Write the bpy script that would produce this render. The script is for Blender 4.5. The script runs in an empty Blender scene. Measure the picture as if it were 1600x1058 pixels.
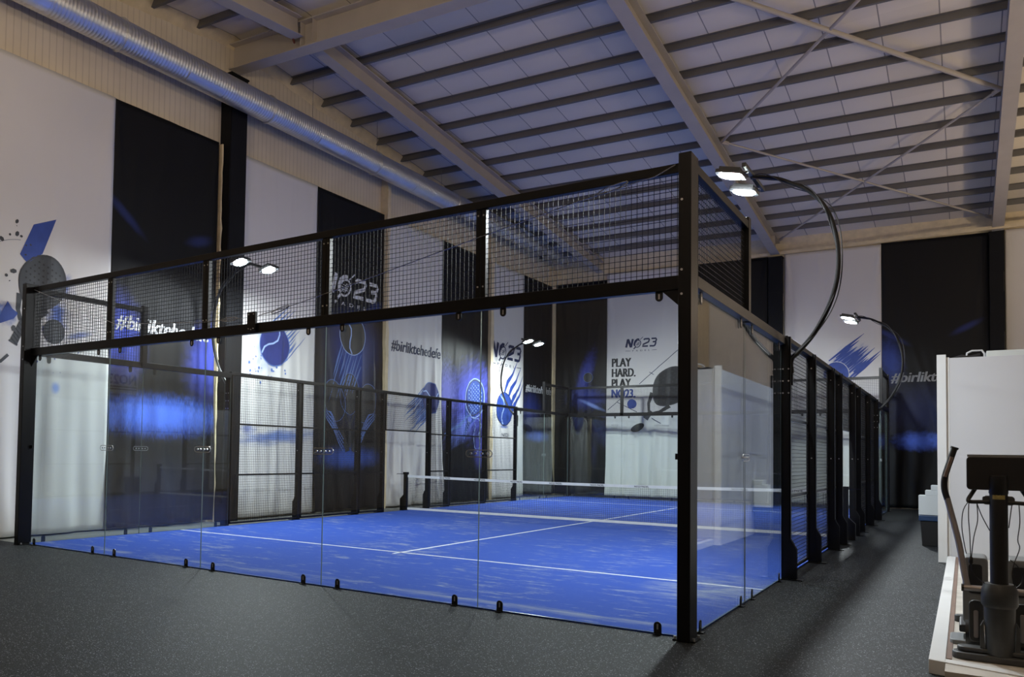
import bpy, bmesh, math, random
from mathutils import Vector, Matrix
from math import sin, cos, pi, radians

sc = bpy.context.scene
col = sc.collection
random.seed(23)

# ------------------------------------------------------------------ camera
def make_camera():
    yaw, pit, rol = 0.598413102, 0.0365335037, 0.0155641646
    cd = bpy.data.cameras.new('camera')
    cam = bpy.data.objects.new('camera', cd)
    col.objects.link(cam)
    F = Vector((-sin(yaw) * cos(pit), cos(yaw) * cos(pit), sin(pit)))
    R = Vector((cos(yaw), sin(yaw), 0))
    U = R.cross(F)
    R2 = cos(rol) * R + sin(rol) * U
    U2 = -sin(rol) * R + cos(rol) * U
    M = Matrix((R2, U2, -F)).transposed().to_4x4()
    M.translation = Vector((11.8833866, -6.63393024, 1.48623491))
    cam.matrix_world = M
    cd.sensor_width = 36
    cd.lens = 1237.16438 / 1600 * 36
    cd.shift_x = (800 - 664.824565) / 1600
    cd.shift_y = (662.871563 - 529) / 1600
    cd.clip_start = 0.05
    cd.clip_end = 200
    sc.camera = cam

make_camera()

# ------------------------------------------------------------------ light, world, exposure
W = bpy.data.worlds.new('hall_ambient')
sc.world = W
W.use_nodes = True
W.node_tree.nodes['Background'].inputs[0].default_value = (1.0, 0.93, 0.88, 1)
W.node_tree.nodes['Background'].inputs[1].default_value = 0.05
LAMP = 1450.0 
FILL_PENDANT = 410.0          # strength of the added warm pendant globes, unseen fill for roof and upper walls
           # strength of the floodlight lenses
sc.view_settings.view_transform = 'Standard'
sc.view_settings.look = 'None'
sc.view_settings.gamma = 1
sc.view_settings.use_curve_mapping = False
sc.view_settings.exposure = 0.0
sc.cycles.max_bounces = 8
sc.cycles.diffuse_bounces = 4
sc.cycles.glossy_bounces = 4
sc.cycles.transmission_bounces = 4
sc.cycles.transparent_max_bounces = 32
sc.cycles.caustics_reflective = False
sc.cycles.caustics_refractive = False
sc.cycles.sample_clamp_indirect = 4.0

# ------------------------------------------------------------------ materials
def lin(c):
    return tuple(((v / 255) / 12.92 if v / 255 <= 0.04045 else ((v / 255 + 0.055) / 1.055) ** 2.4) for v in c)

def new_mat(name):
    m = bpy.data.materials.new(name)
    m.use_nodes = True
    nt = m.node_tree
    return m, nt, nt.nodes['Principled BSDF']

def N(nt, t, **kw):
    n = nt.nodes.new(t)
    for k, v in kw.items():
        setattr(n, k, v)
    return n

def math_node(nt, op, a, b=None, c=None, clamp=False):
    n = nt.nodes.new('ShaderNodeMath')
    n.operation = op
    n.use_clamp = clamp
    for i, v in enumerate((a, b, c)):
        if v is None:
            continue
        if hasattr(v, 'is_output') or isinstance(v, bpy.types.NodeSocket):
            nt.links.new(v, n.inputs[i])
        else:
            n.inputs[i].default_value = v
    return n.outputs[0]

def mix_col(nt, fac, a, b):
    n = nt.nodes.new('ShaderNodeMix')
    n.data_type = 'RGBA'
    for sock, v in ((n.inputs[0], fac), (n.inputs[6], a), (n.inputs[7], b)):
        if isinstance(v, bpy.types.NodeSocket):
            nt.links.new(v, sock)
        elif isinstance(v, (int, float)):
            sock.default_value = v
        else:
            sock.default_value = (*v[:3], 1)
    return n.outputs[2]

def plain(name, c, rough=0.5, metal=0.0, var=0.15, scale=6.0, bump=0.0, bscale=80.0, spec=0.5, coat=0.0):
    """principled material with a little procedural colour variation and bump"""
    m, nt, b = new_mat(name)
    tc = N(nt, 'ShaderNodeTexCoord')
    no = N(nt, 'ShaderNodeTexNoise')
    no.inputs['Scale'].default_value = scale
    no.inputs['Detail'].default_value = 5
    nt.links.new(tc.outputs['Object'], no.inputs['Vector'])
    f = math_node(nt, 'MULTIPLY_ADD', no.outputs[0], 2 * var, 1 - var)
    mx = N(nt, 'ShaderNodeVectorMath', operation='SCALE')
    mx.inputs[0].default_value = c[:3]
    nt.links.new(f, mx.inputs['Scale'])
    nt.links.new(mx.outputs[0], b.inputs['Base Color'])
    b.inputs['Roughness'].default_value = rough
    b.inputs['Metallic'].default_value = metal
    b.inputs['Specular IOR Level'].default_value = spec
    b.inputs['Coat Weight'].default_value = coat
    if bump:
        n2 = N(nt, 'ShaderNodeTexNoise')
        n2.inputs['Scale'].default_value = bscale
        n2.inputs['Detail'].default_value = 3
        nt.links.new(tc.outputs['Object'], n2.inputs['Vector'])
        bp = N(nt, 'ShaderNodeBump')
        bp.inputs['Strength'].default_value = bump
        bp.inputs['Distance'].default_value = 0.01
        nt.links.new(n2.outputs[0], bp.inputs['Height'])
        nt.links.new(bp.outputs[0], b.inputs['Normal'])
    return m

M = {}
M['black_metal'] = plain('black_powder_coated_steel', (0.0065, 0.0065, 0.007), 0.34, 0.0, 0.2, 8, 0.05, 300, spec=0.22)
M['black_tab'] = plain('black_tab_steel', (0.008, 0.008, 0.009), 0.35)
M['wire'] = plain('welded_wire', (0.007, 0.007, 0.008), 0.5, 0.0, spec=0.25)
M['bolt'] = plain('zinc_bolt', (0.6, 0.6, 0.6), 0.3, 0.9)
M['steel_grey'] = plain('grey_painted_steel', lin((182, 174, 162)), 0.55, 0.0, 0.12, 2.5, 0.1, 60)
M['purlin_grey'] = plain('purlin_steel', lin((104, 102, 99)), 0.6, 0.0, 0.1, 3)
M['column_black'] = plain('black_column_wrap', (0.007, 0.0075, 0.009), 0.7, 0.0, 0.3, 3, 0.2, 30, spec=0.2)
M['foam'] = plain('cream_spray_foam', lin((218, 202, 166)), 0.9, 0.0, 0.25, 5, 0.8, 25)
M['white_tape'] = plain('white_net_tape', (0.72, 0.74, 0.76), 0.6)
M['net_cord'] = plain('net_cord', (0.02, 0.025, 0.035), 0.7)
M['white_board'] = plain('white_laminate', (0.56, 0.57, 0.60), 0.45, 0, 0.03, 1.5)
M['board_edge'] = plain('white_board_edge', (0.66, 0.67, 0.67), 0.5, 0, 0.06, 4)
M['brown_strip'] = plain('brown_joint_strip', (0.2, 0.13, 0.1), 0.7)
M['platform_top'] = plain('pale_stained_platform', (0.5, 0.47, 0.42), 0.6, 0, 0.35, 5)
M['plastic_black'] = plain('black_plastic', (0.016, 0.016, 0.017), 0.38, 0, 0.2, 20, 0.05, 200)
M['plastic_dark'] = plain('dark_grey_plastic', (0.045, 0.048, 0.05), 0.45, 0, 0.2, 20)
M['plastic_grey'] = plain('grey_plastic', (0.2, 0.215, 0.225), 0.45, 0, 0.15, 15)
M['silver_tube'] = plain('silver_tube', (0.36, 0.34, 0.34), 0.35, 0.5, 0.08)
M['bag_blue'] = plain('blue_bin_bag', (0.02, 0.05, 0.12), 0.3, 0, 0.4, 12, 0.6, 20)
M['box_white'] = plain('white_box_card', (0.62, 0.66, 0.66), 0.6, 0, 0.04)
M['cable_black'] = plain('black_cable', (0.01, 0.01, 0.012), 0.4)
M['chrome_cable'] = plain('steel_cable', (0.45, 0.46, 0.47), 0.25, 0.9)
M['lamp_body'] = plain('lamp_housing', (0.03, 0.032, 0.035), 0.4, 0.3)
M['rust'] = plain('rusty_primer', (0.16, 0.045, 0.025), 0.8, 0, 0.4, 20)
M['sticker'] = plain('yellow_worn_sticker', (0.35, 0.29, 0.1), 0.5, 0, 0.5, 60)
M['white_paint'] = plain('white_court_line', (0.62, 0.66, 0.72), 0.8, 0, 0.2, 12)
M['concrete'] = plain('pale_concrete', (0.34, 0.35, 0.33), 0.8, 0, 0.2, 3, 0.15, 60)
M['navy_print'] = plain('navy_print', (0.012, 0.022, 0.075), 0.6, 0, 0.25, 5)
M['black_print'] = plain('charcoal_print', (0.018, 0.02, 0.024), 0.55, 0, 0.25, 8)
M['dark_print'] = plain('dark_print', (0.035, 0.036, 0.042), 0.55, 0, 0.4, 6)
M['racket_print'] = plain('grey_racket_print', (0.045, 0.05, 0.058), 0.6, 0, 0.35, 3)
M['racket_hole'] = plain('racket_hole_print', (0.012, 0.013, 0.016), 0.6)
M['indigo_print'] = plain('indigo_print', (0.022, 0.035, 0.19), 0.6, 0, 0.4, 4)
M['blue_print'] = plain('blue_print', (0.022, 0.06, 0.30), 0.6, 0, 0.35, 6)
M['mid_blue_print'] = plain('soft_blue_print', (0.11, 0.2, 0.5), 0.6, 0, 0.3, 5)
M['pale_blue_print'] = plain('pale_blue_print', (0.32, 0.45, 0.78), 0.6, 0, 0.2, 5)
M['white_print'] = plain('white_print', (0.62, 0.64, 0.66), 0.6, 0, 0.1, 5)
M['grey_print'] = plain('grey_print', (0.28, 0.29, 0.31), 0.6, 0, 0.1, 5)

def glass_mat():
    m = bpy.data.materials.new('clear_glass')
    m.use_nodes = True
    nt = m.node_tree
    nt.nodes.clear()
    out = N(nt, 'ShaderNodeOutputMaterial')
    tr = N(nt, 'ShaderNodeBsdfTransparent')
    tr.inputs[0].default_value = (0.955, 0.98, 0.972, 1)
    gl = N(nt, 'ShaderNodeBsdfGlossy')
    gl.inputs['Roughness'].default_value = 0.0
    gl.inputs[0].default_value = (1, 1, 1, 1)
    lw = N(nt, 'ShaderNodeLayerWeight')          # Schlick reflectance, the same from either face
    lw.inputs[0].default_value = 0.5
    f5 = math_node(nt, 'POWER', lw.outputs['Facing'], 5.0)
    fr = math_node(nt, 'MULTIPLY_ADD', f5, 0.93, 0.042)
    mx = N(nt, 'ShaderNodeMixShader')
    nt.links.new(fr, mx.inputs[0])
    nt.links.new(tr.outputs[0], mx.inputs[1])
    nt.links.new(gl.outputs[0], mx.inputs[2])
    nt.links.new(mx.outputs[0], out.inputs[0])
    return m
M['glass'] = glass_mat()
M['glass_edge'] = plain('green_glass_edge', (0.20, 0.27, 0.26), 0.2, 0, 0.1)

def emit_mat(name, c, s):
    m = bpy.data.materials.new(name)
    m.use_nodes = True
    nt = m.node_tree
    nt.nodes.clear()
    out = N(nt, 'ShaderNodeOutputMaterial')
    e = N(nt, 'ShaderNodeEmission')
    e.inputs[0].default_value = (*c, 1)
    e.inputs[1].default_value = s
    nt.links.new(e.outputs[0], out.inputs[0])
    return m
M['led'] = emit_mat('led_lens', (0.90, 0.97, 1.0), LAMP)

def turf_mat():
    m, nt, b = new_mat('blue_turf')
    tc = N(nt, 'ShaderNodeTexCoord')
    def noise(scale, vec, det=6, rough=0.6):
        n = N(nt, 'ShaderNodeTexNoise')
        n.inputs['Scale'].default_value = scale
        n.inputs['Detail'].default_value = det
        n.inputs['Roughness'].default_value = rough
        nt.links.new(vec, n.inputs['Vector'])
        return n.outputs[0]
    mp = N(nt, 'ShaderNodeMapping')
    mp.inputs['Rotation'].default_value = (0, 0, radians(-35))
    mp.inputs['Scale'].default_value = (0.75, 2.4, 1)
    nt.links.new(tc.outputs['Object'], mp.inputs[0])
    streak = noise(2.6, mp.outputs[0], 10, 0.78)
    big = noise(0.45, tc.outputs['Object'], 3)
    grain = noise(160, tc.outputs['Object'], 2)
    s = math_node(nt, 'MULTIPLY_ADD', big, 0.35, streak)
    mr = N(nt, 'ShaderNodeMapRange')
    nt.links.new(s, mr.inputs[0])
    mr.inputs[1].default_value = 0.71
    mr.inputs[2].default_value = 0.87
    mr.inputs[3].default_value = 0.0
    mr.inputs[4].default_value = 0.85
    # sand swept up against the near glass and the near right corner
    sx = N(nt, 'ShaderNodeSeparateXYZ')
    nt.links.new(tc.outputs['Object'], sx.inputs[0])
    near = math_node(nt, 'MULTIPLY', math_node(nt, 'ABSOLUTE', math_node(nt, 'SUBTRACT', sx.outputs[1], 0.33)), -5.0)
    near = math_node(nt, 'ADD', near, 1.0, clamp=True)
    mp2 = N(nt, 'ShaderNodeMapping')
    mp2.inputs['Scale'].default_value = (0.9, 4, 1)
    nt.links.new(tc.outputs['Object'], mp2.inputs[0])
    n3 = noise(1.3, mp2.outputs[0], 6)
    n3 = math_node(nt, 'MULTIPLY', math_node(nt, 'SUBTRACT', n3, 0.45), 5.0, clamp=True)
    near = math_node(nt, 'MULTIPLY', near, n3)
    dx = math_node(nt, 'SUBTRACT', sx.outputs[0], 9.55)
    dy = math_node(nt, 'SUBTRACT', sx.outputs[1], 2.6)
    d2 = math_node(nt, 'ADD', math_node(nt, 'MULTIPLY', dx, math_node(nt, 'MULTIPLY', dx, 1.4)),
                   math_node(nt, 'MULTIPLY', dy, math_node(nt, 'MULTIPLY', dy, 0.7)))
    pat = math_node(nt, 'SUBTRACT', 1.0, d2, clamp=True)
    pat = math_node(nt, 'MULTIPLY', pat, math_node(nt, 'MULTIPLY', math_node(nt, 'SUBTRACT', streak, 0.42), 6.0, clamp=True))
    sand = math_node(nt, 'MAXIMUM', mr.outputs[0], math_node(nt, 'MAXIMUM', math_node(nt, 'MULTIPLY', near, 0.8), math_node(nt, 'MULTIPLY', pat, 0.85)))
    sand = math_node(nt, 'MULTIPLY', sand, math_node(nt, 'MULTIPLY_ADD', grain, 1.2, 0.35), clamp=True)
    base = mix_col(nt, grain, (0.021, 0.058, 0.31), (0.042, 0.098, 0.43))
    c = mix_col(nt, math_node(nt, 'MULTIPLY', sand, 0.8), base, (0.36, 0.40, 0.42))
    nt.links.new(c, b.inputs['Base Color'])
    b.inputs['Roughness'].default_value = 0.9
    b.inputs['Specular IOR Level'].default_value = 0.15
    bp = N(nt, 'ShaderNodeBump')
    bp.inputs['Strength'].default_value = 0.35
    bp.inputs['Distance'].default_value = 0.01
    nt.links.new(grain, bp.inputs['Height'])
    nt.links.new(bp.outputs[0], b.inputs['Normal'])
    return m
M['turf'] = turf_mat()

def rubber_mat():
    m, nt, b = new_mat('speckled_rubber_floor')
    tc = N(nt, 'ShaderNodeTexCoord')
    v = N(nt, 'ShaderNodeTexVoronoi')
    v.inputs['Scale'].default_value = 105
    nt.links.new(tc.outputs['Object'], v.inputs['Vector'])
    v2 = N(nt, 'ShaderNodeTexNoise')
    v2.inputs['Scale'].default_value = 85
    v2.inputs['Detail'].default_value = 2
    nt.links.new(tc.outputs['Object'], v2.inputs['Vector'])
    sep = N(nt, 'ShaderNodeSeparateColor')
    nt.links.new(v.outputs['Color'], sep.inputs[0])
    sp = math_node(nt, 'GREATER_THAN', sep.outputs[0], 0.90)
    sp = math_node(nt, 'MULTIPLY', sp, math_node(nt, 'LESS_THAN', v.outputs['Distance'], 0.42))
    big = N(nt, 'ShaderNodeTexNoise')
    big.inputs['Scale'].default_value = 1.2
    nt.links.new(tc.outputs['Object'], big.inputs['Vector'])
    f = math_node(nt, 'MULTIPLY_ADD', v2.outputs[0], 2.6, -0.85, clamp=True)
    v3 = N(nt, 'ShaderNodeTexVoronoi')
    v3.inputs['Scale'].default_value = 130
    nt.links.new(tc.outputs['Object'], v3.inputs['Vector'])
    s3 = N(nt, 'ShaderNodeSeparateColor')
    nt.links.new(v3.outputs['Color'], s3.inputs[0])
    f = math_node(nt, 'POWER', s3.outputs[1], 3.5)
    base = mix_col(nt, f, (0.003, 0.0035, 0.004), (0.055, 0.063, 0.071))
    base = mix_col(nt, math_node(nt, 'MULTIPLY', big.outputs[0], 0.35), base, (0.008, 0.009, 0.010))
    c = mix_col(nt, math_node(nt, 'MULTIPLY', sp, 0.9), base, (0.34, 0.37, 0.40))
    nt.links.new(c, b.inputs['Base Color'])
    b.inputs['Roughness'].default_value = 0.6
    b.inputs['Specular IOR Level'].default_value = 0.2
    bp = N(nt, 'ShaderNodeBump')
    bp.inputs['Strength'].default_value = 0.6
    bp.inputs['Distance'].default_value = 0.006
    nt.links.new(v2.outputs[0], bp.inputs['Height'])
    nt.links.new(bp.outputs[0], b.inputs['Normal'])
    return m
M['rubber'] = rubber_mat()

def ribbed_wall_mat():
    m, nt, b = new_mat('cream_ribbed_cladding')
    tc = N(nt, 'ShaderNodeTexCoord')
    sx = N(nt, 'ShaderNodeSeparateXYZ')
    nt.links.new(tc.outputs['Object'], sx.inputs[0])
    u = math_node(nt, 'ADD', sx.outputs[0], sx.outputs[1])
    w = math_node(nt, 'FRACT', math_node(nt, 'MULTIPLY', u, 8.0))
    groove = math_node(nt, 'LESS_THAN', w, 0.14)
    no = N(nt, 'ShaderNodeTexNoise')
    no.inputs['Scale'].default_value = 1.7
    no.inputs['Detail'].default_value = 6
    nt.links.new(tc.outputs['Object'], no.inputs['Vector'])
    base = mix_col(nt, no.outputs[0], (0.62, 0.54, 0.41), (0.80, 0.71, 0.55))
    c = mix_col(nt, math_node(nt, 'MULTIPLY', groove, 0.35), base, (0.34, 0.28, 0.2))
    nt.links.new(c, b.inputs['Base Color'])
    b.inputs['Roughness'].default_value = 0.7
    bp = N(nt, 'ShaderNodeBump')
    bp.inputs['Strength'].default_value = 0.6
    bp.inputs['Distance'].default_value = 0.02
    nt.links.new(groove, bp.inputs['Height'])
    bp.invert = True
    nt.links.new(bp.outputs[0], b.inputs['Normal'])
    return m
M['cladding'] = ribbed_wall_mat()

def ceiling_mat():
    m, nt, b = new_mat('pale_roof_panels')
    tc = N(nt, 'ShaderNodeTexCoord')
    sx = N(nt, 'ShaderNodeSeparateXYZ')
    nt.links.new(tc.outputs['Object'], sx.inputs[0])
    u = math_node(nt, 'MULTIPLY', sx.outputs[0], 1 / 0.962)
    fr = math_node(nt, 'FRACT', u)
    line = math_node(nt, 'LESS_THAN', fr, 0.022)
    cell = math_node(nt, 'FLOOR', u)
    celly = math_node(nt, 'FLOOR', math_node(nt, 'MULTIPLY', sx.outputs[1], 1 / 3.4))
    cb = N(nt, 'ShaderNodeCombineXYZ')
    nt.links.new(cell, cb.inputs[0])
    nt.links.new(celly, cb.inputs[1])
    wn = N(nt, 'ShaderNodeTexWhiteNoise')
    nt.links.new(cb.outputs[0], wn.inputs['Vector'])
    no = N(nt, 'ShaderNodeTexNoise')
    no.inputs['Scale'].default_value = 0.9
    no.inputs['Detail'].default_value = 5
    nt.links.new(tc.outputs['Object'], no.inputs['Vector'])
    c1 = mix_col(nt, wn.outputs[0], (0.74, 0.675, 0.56), (0.82, 0.75, 0.63))
    warm = math_node(nt, 'GREATER_THAN', wn.outputs[0], 0.86)
    c1 = mix_col(nt, math_node(nt, 'MULTIPLY', warm, 0.7), c1, (0.66, 0.61, 0.52))
    c1 = mix_col(nt, math_node(nt, 'MULTIPLY', no.outputs[0], 0.25), c1, (0.62, 0.57, 0.48))
    c = mix_col(nt, math_node(nt, 'MULTIPLY', line, 0.75), c1, (0.12, 0.115, 0.11))
    nt.links.new(c, b.inputs['Base Color'])
    b.inputs['Roughness'].default_value = 0.6
    return m
M['ceiling'] = ceiling_mat()

def duct_mat():
    m, nt, b = new_mat('galvanised_spiral_duct')
    tc = N(nt, 'ShaderNodeTexCoord')
    sx = N(nt, 'ShaderNodeSeparateXYZ')
    nt.links.new(tc.outputs['Object'], sx.inputs[0])
    ang = math_node(nt, 'ARCTAN2', sx.outputs[2], sx.outputs[0])
    ph = math_node(nt, 'MULTIPLY_ADD', ang, 1 / (2 * pi), math_node(nt, 'MULTIPLY', sx.outputs[1], 1 / 0.13))
    w = math_node(nt, 'FRACT', ph)
    rib = math_node(nt, 'LESS_THAN', w, 0.16)
    no = N(nt, 'ShaderNodeTexNoise')
    no.inputs['Scale'].default_value = 3
    nt.links.new(tc.outputs['Object'], no.inputs['Vector'])
    c = mix_col(nt, no.outputs[0], (0.62, 0.63, 0.64), (0.78, 0.79, 0.8))
    nt.links.new(c, b.inputs['Base Color'])
    b.inputs['Metallic'].default_value = 0.85
    b.inputs['Roughness'].default_value = 0.36
    bp = N(nt, 'ShaderNodeBump')
    bp.inputs['Strength'].default_value = 0.8
    bp.inputs['Distance'].default_value = 0.012
    nt.links.new(rib, bp.inputs['Height'])
    nt.links.new(bp.outputs[0], b.inputs['Normal'])
    return m
M['duct'] = duct_mat()

def banner_mat(name, base, blobs=(), rough=0.6, sheen=0.0):
    """printed cloth. blobs: (s, z, half_w, half_h, angle_deg, colour, strength, noise_amount, noise_stretch)
    placed in the banner's own UV metres: they are ink on the cloth."""
    m, nt, b = new_mat(name)
    uv = N(nt, 'ShaderNodeUVMap')
    no = N(nt, 'ShaderNodeTexNoise')
    no.inputs['Scale'].default_value = 0.8
    no.inputs['Detail'].default_value = 4
    nt.links.new(uv.outputs[0], no.inputs['Vector'])
    c = mix_col(nt, math_node(nt, 'MULTIPLY', no.outputs[0], 0.25), base, tuple(v * 0.8 for v in base))
    for (s, z, hw, hh, ang, colr, k, na, ns) in blobs:
        mp = N(nt, 'ShaderNodeMapping')
        mp.vector_type = 'TEXTURE'
        mp.inputs['Location'].default_value = (s, z, 0)
        mp.inputs['Rotation'].default_value = (0, 0, radians(ang))
        mp.inputs['Scale'].default_value = (hw, hh, 1)
        nt.links.new(uv.outputs[0], mp.inputs[0])
        le = N(nt, 'ShaderNodeVectorMath', operation='LENGTH')
        nt.links.new(mp.outputs[0], le.inputs[0])
        v = math_node(nt, 'SUBTRACT', 1.0, le.outputs['Value'])
        if na:
            m2 = N(nt, 'ShaderNodeMapping')
            m2.vector_type = 'TEXTURE'
            m2.inputs['Rotation'].default_value = (0, 0, radians(ang))
            m2.inputs['Scale'].default_value = (ns, 1, 1)
            nt.links.new(uv.outputs[0], m2.inputs[0])
            n2 = N(nt, 'ShaderNodeTexNoise')
            n2.inputs['Scale'].default_value = 9
            n2.inputs['Detail'].default_value = 4
            nt.links.new(m2.outputs[0], n2.inputs['Vector'])
            v = math_node(nt, 'ADD', v, math_node(nt, 'MULTIPLY_ADD', n2.outputs[0], 2 * na, -na))
        v = math_node(nt, 'MULTIPLY', v, 1.15, clamp=True)
        mr = N(nt, 'ShaderNodeMapRange')
        mr.interpolation_type = 'SMOOTHSTEP'
        nt.links.new(v, mr.inputs[0])
        mr.inputs[4].default_value = k
        c = mix_col(nt, mr.outputs[0], c, colr)
    nt.links.new(c, b.inputs['Base Color'])
    b.inputs['Roughness'].default_value = rough
    b.inputs['Specular IOR Level'].default_value = 0.22
    weave = N(nt, 'ShaderNodeTexNoise')
    weave.inputs['Scale'].default_value = 260
    nt.links.new(uv.outputs[0], weave.inputs['Vector'])
    bp = N(nt, 'ShaderNodeBump')
    bp.inputs['Strength'].default_value = 0.15
    bp.inputs['Distance'].default_value = 0.003
    nt.links.new(weave.outputs[0], bp.inputs['Height'])
    nt.links.new(bp.outputs[0], b.inputs['Normal'])
    return m

# ------------------------------------------------------------------ mesh helpers
class MB:
    """collects shapes and links them as ONE mesh object"""
    def __init__(s):
        s.v, s.f, s.mi = [], [], []
    def add(s, vs, fs, mi=0):
        o = len(s.v)
        s.v += [tuple(p) for p in vs]
        s.f += [tuple(o + i for i in f) for f in fs]
        s.mi += [mi] * len(fs)
        return s
    def box(s, x0, x1, y0, y1, z0, z1, mi=0):
        vs = [(x, y, z) for z in (z0, z1) for y in (y0, y1) for x in (x0, x1)]
        return s.add(vs, [(0, 2, 3, 1), (4, 5, 7, 6), (0, 1, 5, 4), (2, 6, 7, 3), (0, 4, 6, 2), (1, 3, 7, 5)], mi)
    def bar(s, p, q, w, h, up=(0, 0, 1), mi=0):
        p, q = Vector(p), Vector(q)
        d = (q - p).normalized()
        side = d.cross(Vector(up))
        if side.length < 1e-5:
            side = d.cross(Vector((1, 0, 0)))
        side.normalize()
        u = side.cross(d)
        vs = [b + side * (a * w / 2) + u * (c * h / 2) for b in (p, q) for a, c in ((-1, -1), (1, -1), (1, 1), (-1, 1))]
        return s.add(vs, [(3, 2, 1, 0), (4, 5, 6, 7), (0, 1, 5, 4), (1, 2, 6, 5), (2, 3, 7, 6), (3, 0, 4, 7)], mi)
    def tube(s, pts, r, n=10, mi=0, caps=True):
        pts = [Vector(p) for p in pts]
        rs = r if isinstance(r, (list, tuple)) else [r] * len(pts)
        t0 = (pts[1] - pts[0]).normalized()
        a = t0.orthogonal().normalized()
        vs, fs = [], []
        for i, p in enumerate(pts):
            if i == 0: t = pts[1] - pts[0]
            elif i == len(pts) - 1: t = pts[-1] - pts[-2]
            else: t = (pts[i + 1] - pts[i]).normalized() + (pts[i] - pts[i - 1]).normalized()
            t.normalize()
            a = (a - t * a.dot(t)).normalized()
            b = t.cross(a)
            for k in range(n):
                th = 2 * pi * k / n
                vs.append(p + (a * cos(th) + b * sin(th)) * rs[i])
        for i in range(len(pts) - 1):
            for k in range(n):
                k2 = (k + 1) % n
                fs.append((i * n + k, i * n + k2, (i + 1) * n + k2, (i + 1) * n + k))
        if caps:
            fs.append(tuple(range(n - 1, -1, -1)))
            fs.append(tuple((len(pts) - 1) * n + k for k in range(n)))
        return s.add(vs, fs, mi)
    def cyl(s, p, q, r, n=16, mi=0):
        return s.tube([p, q], r, n, mi)
    def prism(s, poly, axis, a0, a1, mi=0):
        """poly 2-D, extruded along axis ('x','y','z') from a0 to a1"""
        def P(u, v, a):
            return {'x': (a, u, v), 'y': (u, a, v), 'z': (u, v, a)}[axis]
        n = len(poly)
        vs = [P(u, v, a0) for u, v in poly] + [P(u, v, a1) for u, v in poly]
        fs = [tuple(range(n)), tuple(range(2 * n - 1, n - 1, -1))]
        for i in range(n):
            j = (i + 1) % n
            fs.append((i, i + n, j + n, j))
        return s.add(vs, fs, mi)
    def build(s, name, mat, parent=None, smooth=False, bevel=0.0, recalc=True):
        me = bpy.data.meshes.new(name)
        me.from_pydata(s.v, [], s.f)
        mats = mat if isinstance(mat, (list, tuple)) else [mat]
        for m_ in mats:
            me.materials.append(m_)
        for p, i in zip(me.polygons, s.mi):
            p.material_index = i
            p.use_smooth = smooth
        if recalc:
            bm = bmesh.new(); bm.from_mesh(me)
            bmesh.ops.recalc_face_normals(bm, faces=bm.faces)
            bm.to_mesh(me); bm.free()
        o = bpy.data.objects.new(name, me)
        col.objects.link(o)
        if smooth:
            me.set_sharp_from_angle(angle=radians(38))
        if bevel:
            md = o.modifiers.new('bevel', 'BEVEL')
            md.width = bevel; md.segments = 2; md.limit_method = 'ANGLE'
        if parent:
            o.parent = parent
            o.matrix_parent_inverse = Matrix.Translation(-Vector(parent.location)) if parent.type == 'EMPTY' else parent.matrix_parent_inverse.copy() if False else Matrix()
            if parent.type == 'EMPTY':
                pass
        return o

def thing(name, label, cat, loc=(0, 0, 0), group=None):
    o = bpy.data.objects.new(name, None)
    o.empty_display_size = 0.2
    col.objects.link(o)
    o.location = loc
    o['label'] = label
    o['category'] = cat
    if group: o['group'] = group
    return o

def tag(o, label, cat, group=None, kind=None):
    o['label'] = label
    o['category'] = cat
    if group: o['group'] = group
    if kind: o['kind'] = kind
    return o

def struct(o, label=None):
    o['kind'] = 'structure'
    if label: o['label'] = label
    return o

def copy_tree(o, parent=None, inv=None):
    c = o.copy()
    col.objects.link(c)
    if parent: c.parent = parent
    for ch in o.children:
        copy_tree(ch, c)
    return c

def rounded(cx, cy, w, h, r, n=5):
    pts = []
    for (sx, sy, a0) in ((1, 1, 0), (-1, 1, 90), (-1, -1, 180), (1, -1, 270)):
        for k in range(n + 1):
            a = radians(a0 + 90 * k / n)
            pts.append((cx + sx * (w / 2 - r) + r * cos(a), cy + sy * (h / 2 - r) + r * sin(a)))
    return pts

# ------------------------------------------------------------------ hall shell
SK = 0.075                     # the hall stands slightly askew of the court
def H(x, y, z):
    return (x, y + SK * x, z)
def zpur(y):                  # underside of the purlins
    return 8.6 + (20.85 - y) * 0.1 if y > 4.8 else 8.6 + (20.85 - 4.8) * 0.1 - (4.8 - y) * 0.1
XL, XR = -1.1, 20.5
YF = 20.95                    # far wall face at x = 0 (plus the skew)
YB = -11.5
Yfar = lambda x: YF + SK * x

def hbox(mb, x0, x1, y0, y1, z0, z1, n=1, mi=0):
    vs = [H(x, y, z) for z in (z0, z1) for y in (y0, y1) for x in (x0, x1)]
    mb.add(vs, [(0, 2, 3, 1), (4, 5, 7, 6), (0, 1, 5, 4), (2, 6, 7, 3), (0, 4, 6, 2), (1, 3, 7, 5)], mi)

# floors
m = MB(); m.box(XL - .2, XR, YB, 0.0 - 0.0, -0.2, 0.0); m.box(10.0, XR, 0.0, 22.2, -0.2, 0.0)
m.box(-0.02, 10.0, 20.0, 22.2, -0.2, 0.0)
struct(m.build('floor', M['rubber']), 'dark speckled rubber floor around the court')
m = MB(); m.box(XL - .2, -0.02, 0.0, 22.2, -0.2, 0.0)
struct(m.build('floor', M['concrete']), 'pale concrete strip between the left fence and the left wall')
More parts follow.
